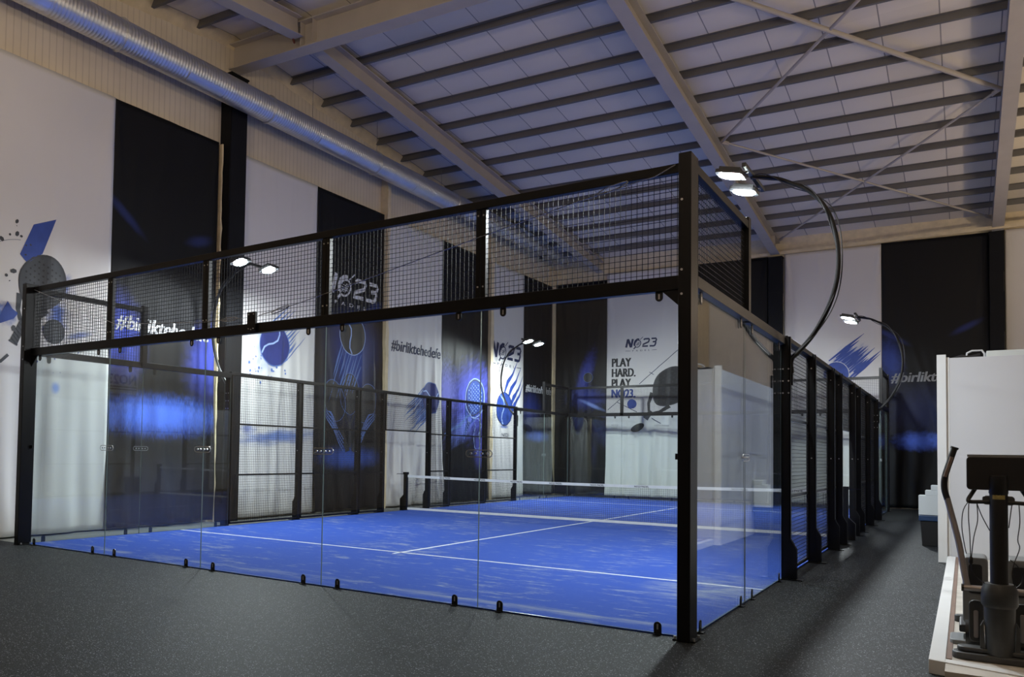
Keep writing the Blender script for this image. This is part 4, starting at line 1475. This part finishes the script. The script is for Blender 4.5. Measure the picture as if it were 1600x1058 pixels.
mb = MB(); mb.box(4.82, 4.96, -.085, -.055, 2.90, 3.13)
for (dx, dz) in ((.03, .20), (.11, .20), (.03, .03), (.07, .02), (.11, .03)):
    mb.cyl((4.82 + dx, -.085, 2.90 + dz), (4.82 + dx, -.093, 2.90 + dz), .008, 8, 1)
mb.build('anchor_plate', [M['black_metal'], M['bolt']], t)

# ------------------------------------------------------------------ booth, platform, bin
t = thing('white_booth', 'white panelled booth behind the exercise machine at the right edge', 'booth', (14, 9, 0))
mb = MB(); mb.box(11.70, 17.5, 7.34, 7.37, .0, 3.01)
mb.build('front_panel', M['white_board'], t, bevel=.003)
mb = MB(); mb.box(11.56, 11.60, 7.37, 16.0, .0, 3.0)
mb.build('side_panel', plain('pale_side_panel', (0.55, 0.57, 0.6), .5, 0, .05), t)
mb = MB(); mb.box(11.545, 11.66, 7.30, 7.345, .0, 3.06); mb.box(11.66, 11.70, 7.335, 7.36, 0, 3.02)
mb.build('corner_trim', M['board_edge'], t, bevel=.003)
mb = MB()
for y in [11.9 + .8 * k for k in range(6)]:
    mb.box(11.60, 11.64, y, y + .04, 3.0, 3.30)
mb.box(11.60, 11.64, 11.9, 15.94, 3.27, 3.30)
mb.build('railing', M['black_metal'], t)
mb = MB(); mb.box(11.60, 17.5, 7.40, 16.0, 2.93, 2.99)
mb.build('roof_panel', M['board_edge'], t)
o = tag(MB().box(12.15, 12.62, 7.42, 7.75, 2.99, 3.10).build('flat_case', M['box_white'], bevel=.01),
        'pale flat case lying on top of the white booth', 'case')
mb = MB(); mb.tube([(11.90, 7.6, 2.99), (11.92, 7.6, 3.10), (11.98, 7.6, 3.13), (12.10, 7.6, 3.13), (12.13, 7.6, 3.08), (12.13, 7.6, 2.99)], .014, 8)
mb.tube([(11.70, 7.6, 3.0), (11.85, 7.6, 3.05), (11.95, 7.6, 3.03), (12.08, 7.6, 3.06)], .03, 8, 1)
tag(mb.build('wire_basket', [M['white_board'], M['cable_black']], smooth=True), 'small white framed bundle of cable on top of the booth', 'basket')

t = thing('gym_platform', 'low white edged platform carrying the exercise machine', 'platform', (14, 3, 0))
mb = MB(); mb.box(11.76, 16, -.28, 7.295, 0, .09)
mb.build('deck', M['platform_top'], t)
mb = MB()
mb.prism([(11.66, 0.0), (11.76, 0.0), (11.76, 7.295), (11.66, 7.295)], 'z', 0, .10)
mb.build('edge_board', M['board_edge'], t, bevel=.004)
mb = MB(); mb.prism([(11.66, 0.0), (16, -1.15), (16, -1.03), (11.70, .10)], 'z', 0, .0985)
mb.build('edge_board', M['board_edge'], t, bevel=.004)
mb = MB(); mb.box(11.762, 11.795, .12, 7.29, .09, .096)
mb.build('joint_strip', M['brown_strip'], t)
mb = MB(); mb.prism([(11.76, 0.0), (16, -1.10), (16, .0), (11.76, .2)], 'z', 0.0, .089)
mb.build('deck', M['platform_top'], t)

# waste bin with bag
t = thing('waste_bin', 'black waste bin lined with a blue bag beside the booth', 'bin', (11.4, 10.0, 0))
mb = MB()
def taper(mb, x0, x1, y0, y1, z0, z1, k, mi=0):
    vs = [(x0 + k, y0 + k, z0), (x1 - k, y0 + k, z0), (x1 - k, y1 - k, z0), (x0 + k, y1 - k, z0), (x0, y0, z1), (x1, y0, z1), (x1, y1, z1), (x0, y1, z1)]
    mb.add(vs, [(3, 2, 1, 0), (4, 5, 6, 7), (0, 1, 5, 4), (1, 2, 6, 5), (2, 3, 7, 6), (3, 0, 4, 7)], mi)
taper(mb, 11.22, 11.54, 9.75, 10.20, 0, .52, .03)
mb.build('bin_body', M['plastic_black'], t, bevel=.01)
mb = MB(); taper(mb, 11.205, 11.55, 9.735, 10.215, .44, .535, -.004)
mb.build('bin_bag', M['bag_blue'], t, bevel=.01)
grp = 'white boxes stacked on the waste bin'
for (x0, z0, z1, lb) in ((11.20, .54, .88, 'tall pale box resting on the waste bin, lowest of the three'),
                         (11.30, .88, .97, 'pale box in the middle of the three on the waste bin'),
                         (11.385, .97, 1.06, 'small pale box on top of the three on the waste bin')):
    o = MB().box(x0, 11.545, 9.78, 10.15, z0, z1).build('storage_box', M['box_white'], bevel=.006)
    tag(o, lb, 'box', grp)

# wall sign mirrored in the left glass
t = thing('wall_sign', 'pale sign panel reading NO23 on the right wall, seen mirrored in the left side glass', 'sign', (XR - .05, 15.6, 4.5))
mb = MB(); mb.box(XR - .05, XR - .005, 14.9, 16.6, 4.02, 5.25)
mb.build('sign_board', plain('sign_white', (.8, .8, .86), .6, 0, .03), t)
cu = bpy.data.curves.new('t', 'FONT'); cu.body = 'NO23'; cu.size = .62; cu.offset = .015; cu.resolution_u = 3
ob = bpy.data.objects.new('t', cu); col.objects.link(ob)
me = bpy.data.meshes.new_from_object(ob.evaluated_get(bpy.context.evaluated_depsgraph_get()))
bpy.data.objects.remove(ob)
for v in me.vertices:
    v.co = (XR - .056, 16.50 - v.co.x * .95, 4.48 + v.co.y)
me.materials.append(M['navy_print'])
o = bpy.data.objects.new('sign_lettering', me); col.objects.link(o); o.parent = t
o.matrix_parent_inverse = Matrix.Translation(-t.location)
for z_ in (4.32, 4.20):
    mb = MB(); mb.box(XR - .057, XR - .05, 15.0, 16.5, z_, z_ + .05)
    mb.build('sign_rule', M['navy_print'], t)

# ------------------------------------------------------------------ elliptical trainer
EX, EY, EZ = 12.075, .25, .09
t = thing('elliptical_trainer', 'dark elliptical exercise machine seen from its front on the platform', 'exercise machine', (EX, EY, EZ))
def E(x, y, z): return (EX + x, EY + y, EZ + z)
# upright post and its flared lower housing
mb = MB(); mb.tube([E(0, 0, .42), E(0, 0, 1.22)], .054, 20)
post = mb.build('upright_post', M['plastic_black'], t, smooth=True)
mb = MB(); mb.tube([E(0, -.056, 1.150), E(0, -.0555, 1.151)], .001, 4)
mb = MB()
vs = []
for k in range(9):
    a = radians(-90 - 40 + 10 * k)
    for z in (1.135, 1.165):
        vs.append(E(.0555 * cos(a), .0555 * sin(a), z))
mb.add(vs, [(2 * k, 2 * k + 2, 2 * k + 3, 2 * k + 1) for k in range(8)])
mb.build('sticker', M['sticker'], post)['label'] = 'worn yellow sticker on the post'
mb = MB(); mb.tube([E(0, .0, .03), E(0, 0, .06), E(0, 0, .40)], [.075, .082, .092], 24)
mb.build('lower_housing', M['plastic_dark'], t, smooth=True)
mb = MB(); mb.tube([E(0, 0, .38), E(0, 0, .40), E(0, 0, .50), E(0, 0, .545)], [.096, .108, .106, .088], 24)
mb.build('housing_collar', M['plastic_dark'], t, smooth=True)
for s in (-1, 1):
    mb = MB()
    mb.prism([(EX + s * .082, EZ + .02), (EX + s * .115, EZ + .02), (EX + s * .112, EZ + .24), (EX + s * .094, EZ + .28)], 'y', EY - .02, EY + .03)
    mb.build('housing_fin', M['plastic_dark'], t)
# console, seen from behind
mb = MB(); mb.prism(rounded(EX, EZ + 1.315, .37, .235, .025), 'y', EY - .03, EY + .03)
mb.build('console', M['plastic_black'], t, bevel=.006)
mb = MB(); mb.box(EX - .18, EX + .18, EY - .028, EY + .05, EZ + 1.43, EZ + 1.447)
mb.build('console_lip', M['plastic_grey'], t)
mb = MB(); mb.tube([E(0, .0, 1.18), E(0, -.025, 1.24), E(0, -.03, 1.30)], [.058, .056, .05], 18)
mb.build('console_neck', M['plastic_black'], t, smooth=True)
# fixed grips below the console
for s in (-1, 1):
    mb = MB()
    mb.tube(smooth_path([E(s * .13, .05, 1.21), E(s * .155, .04, 1.165), E(s * .175, .02, 1.125), E(s * .165, .01, 1.11), E(s * .10, .0, 1.112), E(s * .04, 0, 1.115)]), .014, 10)
    mb.build('fixed_grip', M['plastic_black'], t, smooth=True)
mb = MB(); mb.prism(rounded(EX, EZ + 1.125, .185, .062, .02), 'y', EY - .01, EY + .09)
mb.build('grip_housing', M['plastic_dark'], t, bevel=.004)
# moving arms
for s in (-1, 1):
    mb = MB()
    lowp = smooth_path([E(s * .185, .10, .485), E(s * .205, .12, .60), E(s * .235, .16, .80), E(s * .285, .20, 1.03), E(s * .305, .21, 1.12)])
    mb.tube(lowp, .021, 14)
    a_ = mb.build('moving_arm', M['silver_tube'], t, smooth=True)
    mb = MB()
    up = smooth_path([E(s * .303, .21, 1.11), E(s * .322, .215, 1.19), E(s * .318, .215, 1.28), E(s * .285, .215, 1.40), E(s * .258, .215, 1.49)])
    mb.tube(up, .0215, 14)
    mb.tube([E(s * .259, .215, 1.488), E(s * .254, .215, 1.503)], .027, 14)
    mb.build('arm_grip', M['plastic_black'], a_, smooth=True)
    mb = MB()
    mb.tube([E(s * .318, .195, 1.28), E(s * .274, .195, 1.43)], .012, 8)
    mb.build('pulse_sensor', plain('tan_sensor', (.25, .18, .15), .5), a_)
mb = MB(); mb.cyl(E(-.215, .09, .485), E(.215, .09, .485), .022, 16)
mb.cyl(E(-.222, .09, .485), E(-.205, .09, .485), .027, 16, 1); mb.cyl(E(.222, .09, .485), E(.205, .09, .485), .027, 16, 1)
mb.build('pivot_axle', [M['silver_tube'], M['plastic_black']], t, smooth=True)
# twin grey shrouds with dark recesses
for s in (-1, 1):
    mb = MB()
    mb.prism(rounded(EX + s * .135, EZ + .42, .16, .50, .03), 'y', EY + .45, EY + .80)
    sh = mb.build('shroud', M['plastic_grey'], t, bevel=.01)
    mb = MB(); mb.prism(rounded(EX + s * .135, EZ + .51, .085, .22, .02), 'y', EY + .445, EY + .452)
    mb.build('shroud_recess', M['plastic_black'], sh)
    # crank link and roller
    mb = MB()
    mb.prism(rounded(EX + s * .135, EZ + .24, .085, .30, .035), 'y', EY + .16, EY + .20)
    mb.prism(rounded(EX + s * .135, EZ + .22, .03, .20, .012), 'y', EY + .150, EY + .161, 1)
    mb.build('crank_link', [M['plastic_dark'], M['silver_tube']], t, bevel=.006)
    mb = MB(); mb.cyl(E(s * .09, .30, .13), E(s * .20, .30, .13), .09, 24)
    mb.build('roller_wheel', M['plastic_black'], t, smooth=True)
    mb = MB(); mb.prism([(EX + s * .15, EY + .55), (EX + s * .24, EY + .55), (EX + s * .24, EY + .95), (EX + s * .15, EY + .95)], 'z', EZ + .08, EZ + .14)
    mb.build('foot_pedal', M['plastic_black'], t, bevel=.012)
    mb = MB(); mb.cyl(E(s * .12, .3, .07), E(s * .12, 1.5, .07), .02, 12)
    mb.build('rail', M['silver_tube'], t, smooth=True)
mb = MB(); mb.prism(rounded(EX, EY + .0, .56, .16, .07), 'z', EZ, EZ + .05)
mb.prism(rounded(EX, EY + .02, .50, .12, .055), 'z', EZ + .05, EZ + .085)
mb.build('front_stabiliser', [M['plastic_dark']], t, bevel=.01)
mb = MB(); mb.prism(rounded(EX, EY + .62, .60, .34, .05), 'z', EZ, EZ + .035)
mb.build('base_cover', M['plastic_grey'], t, bevel=.006)
mb = MB(); mb.prism(rounded(EX, EY + 1.52, .56, .10, .045), 'z', EZ, EZ + .06)
mb.build('rear_stabiliser', M['plastic_dark'], t, bevel=.01)
# cables hanging from the grips
def cab(pts, lb=None):
    mb = MB(); mb.tube(smooth_path([E(*p) for p in pts]), .0032, 6)
    return mb.build('cable', M['cable_black'], t, smooth=True)
cab([(-.165, .0, 1.125), (-.205, -.01, 1.05), (-.215, -.02, .93), (-.20, -.02, .80), (-.19, -.02, .74)])
cab([(-.172, -.01, 1.11), (-.175, -.02, 1.0), (-.168, -.02, .86), (-.165, -.02, .70)])
cab([(-.125, .0, 1.10), (-.122, -.02, .98), (-.145, -.02, .86), (-.162, -.02, .70)])
cab([(-.125, .0, 1.10), (-.10, -.02, 1.02), (-.065, -.04, .94), (-.05, -.05, .91)])
cab([(-.163, -.02, .69), (-.155, -.02, .62), (-.12, -.02, .57), (-.085, -.05, .545)])
cab([(.075, -.01, 1.10), (.065, -.02, 1.02), (.055, -.04, .94)])
cab([(.115, .0, 1.10), (.118, -.02, .98), (.105, -.02, .86), (.115, -.02, .80), (.085, -.02, .70), (.07, -.04, .62), (.085, -.04, .54)])
cab([(.06, -.05, .72), (.10, -.03, .68), (.13, -.02, .62), (.12, -.02, .56), (.09, -.05, .53)])
mb = MB(); mb.tube([E(-.163, -.02, .725), E(-.163, -.02, .71), E(-.163, -.02, .68), E(-.163, -.02, .665)], [.006, .014, .014, .006], 10)
mb.build('cable_bead', M['cable_black'], t, smooth=True)

bpy.context.view_layer.update()
